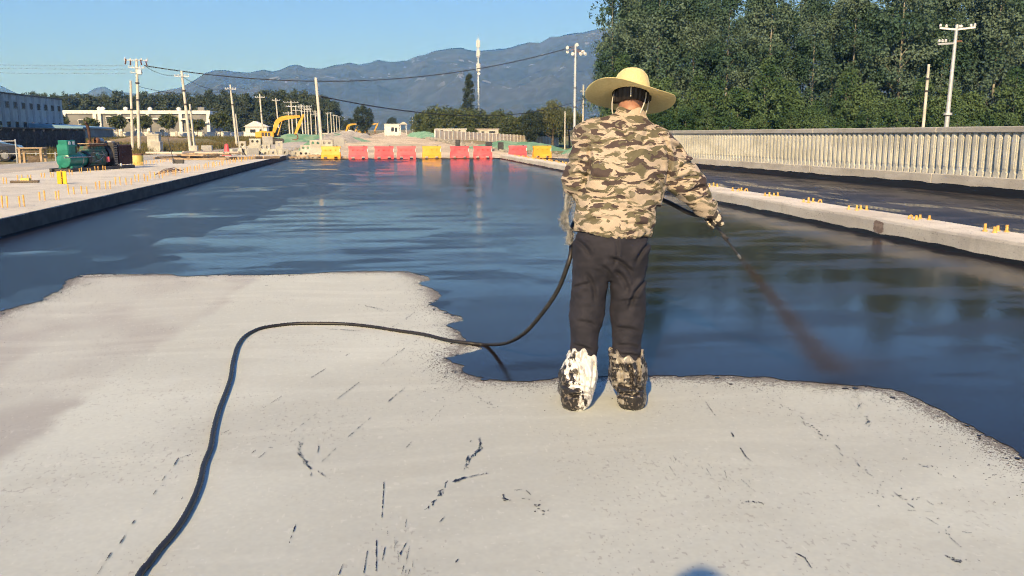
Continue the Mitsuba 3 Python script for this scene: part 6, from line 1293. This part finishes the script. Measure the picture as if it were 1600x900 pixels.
# site wall, cabins
sw = thing('panel_wall', 'pale pinkish precast panel wall with white posts beyond the barriers', 'wall')
WA_, WB_ = np.array([10.3, 163.0]), np.array([40.4, 200.0]); n_ = 34; d_ = (WB_ - WA_) / n_; wl_ = np.linalg.norm(d_); wa = math.degrees(math.atan2(d_[1], d_[0]))
zt = lambda t: (0.35 - 1.45 * t)
for k in range(n_ + 1):
    t = k / n_; p = WA_ + d_ * k; obj('post', MB().box((*p, zt(t) + .98), (.22, .26, 2.06), rz=wa), 'white_paint', sw)
    if k < n_:
        q = p + d_ / 2; step = .25 if k > n_ - 3 else 0
        for j in range(3): obj('wall_panel', MB().box((*q, zt(t) + .33 + j * .635), (wl_ - .23, .10, .615), rz=wa, bev=.015), 'cream_panel', sw)
def cabin(name, label, x0, x1, y, d, z, h, wins, mat='white_paint', roofmat='white_paint'):
    k = thing(name, label, 'cabin'); obj('wall', MB().box(((x0 + x1) / 2, y + d / 2, z + h / 2 - .2), (x1 - x0, d, h + .4)), mat, k); obj('roof', MB().box(((x0 + x1) / 2, y + d / 2, z + h + .085), (x1 - x0 + .3, d + .3, .16), bev=.03), roofmat, k)
    for x, w, hh, zz in wins:
        q = obj('window', MB().box((x, y - .03, z + zz), (w + .12, .08, hh + .12)), mat, k); obj('pane', MB().box((x, y - .075, z + zz), (w, .03, hh)), 'window_glass', q)
cabin('site_cabin', 'low white site cabin with dark windows behind the middle of the panel wall', 17.3, 24.4, 182, 3, .2, 2.3, [(19.0, 1.2, .35, 1.8), (21.2, .6, .3, 1.8), (23.1, 1.2, .35, 1.8), (21.2, .5, .4, 1.2), (22.8, .4, .4, 1.2), (23.5, .4, .4, 1.2)], 'concrete_pale', 'cream_panel')
cabin('site_cabin', 'long flat white cabin behind the left end of the panel wall', 11.2, 17.0, 174, 3, .45, 2.0, [(12.3, .9, .2, 1.8), (14.5, .5, .2, 1.75), (15.7, .5, .2, 1.75)], 'concrete_pale')
cabin('white_cabin', 'small white cabin with a covered porch at the far end of the dirt road', 2.0, 6.3, 262, 4, 1.5, 2.9, [(4.3, .8, 1.2, 1.5), (5.3, .6, 1.2, 1.4)])
pc = thing('porch', 'gabled open porch beside the small white cabin', 'porch')
for x in (6.6, 8.2): obj('post', MB().box((x, 261.5, 2.9), (.2, .2, 3.0)), 'white_paint', pc)
obj('roof', MB().add([(6.1, 260.8, 4.4), (8.7, 260.8, 4.4), (8.7, 264, 4.4), (6.1, 264, 4.4), (7.4, 260.8, 5.2), (7.4, 264, 5.2)], [[0, 1, 4], [3, 5, 2], [0, 4, 5], [0, 5, 3], [1, 2, 5], [1, 5, 4], [0, 3, 2], [0, 2, 1]]), 'cream_panel', pc)
hutk = thing('garden_hut', 'small grey hut with a low pitched roof among the bushes', 'hut'); hx, hy, hz = 33.3, 198, float(rise(33, 198))
obj('wall', MB().box((hx, hy + 1.5, hz + 1.95), (3.6, 3, 4.0)), 'grey_panel', hutk); obj('roof', MB().add([(hx - 1.9, hy - .3, hz + 3.9), (hx + 1.9, hy - .3, hz + 3.9), (hx + 1.9, hy + 3.3, hz + 3.9), (hx - 1.9, hy + 3.3, hz + 3.9), (hx - .4, hy - .3, hz + 4.7), (hx - .4, hy + 3.3, hz + 4.7)], [[0, 1, 4], [3, 5, 2], [0, 4, 5], [0, 5, 3], [1, 2, 5], [1, 5, 4], [0, 3, 2], [0, 2, 1]]), 'concrete_grey', hutk)
cab('site_box', 'pinkish box beside the pole row at the far end of the green netting', -9.6, 168, 1.6, 1.4, 1.2, 'cream_panel', 'box', False)
cab('site_box', 'grey container beside the poles near the distant excavators', -9.2, 235, 2.0, 1.6, 1.6, 'grey_panel', 'container', False)
cab('site_box', 'white box at the end of the pole row', -7.2, 240, .9, .8, 1.7, 'white_paint', 'box', False)
for k, (x, y) in enumerate(((9.6, 78), (11.2, 82), (8.9, 101))):
    cab('dark_bin', 'dark upright bin behind the barriers right of the dirt road', x, y, .55, .5, .85, 'dark_metal', 'bin', False) if k == 0 else cab('dark_bin', ('pair of dark boards stood beside the dirt road behind the right red barriers', 'small dark marker box farther along the dirt road')[k - 1], x, y, .5, .4, .8, 'dark_metal', 'bin', False)
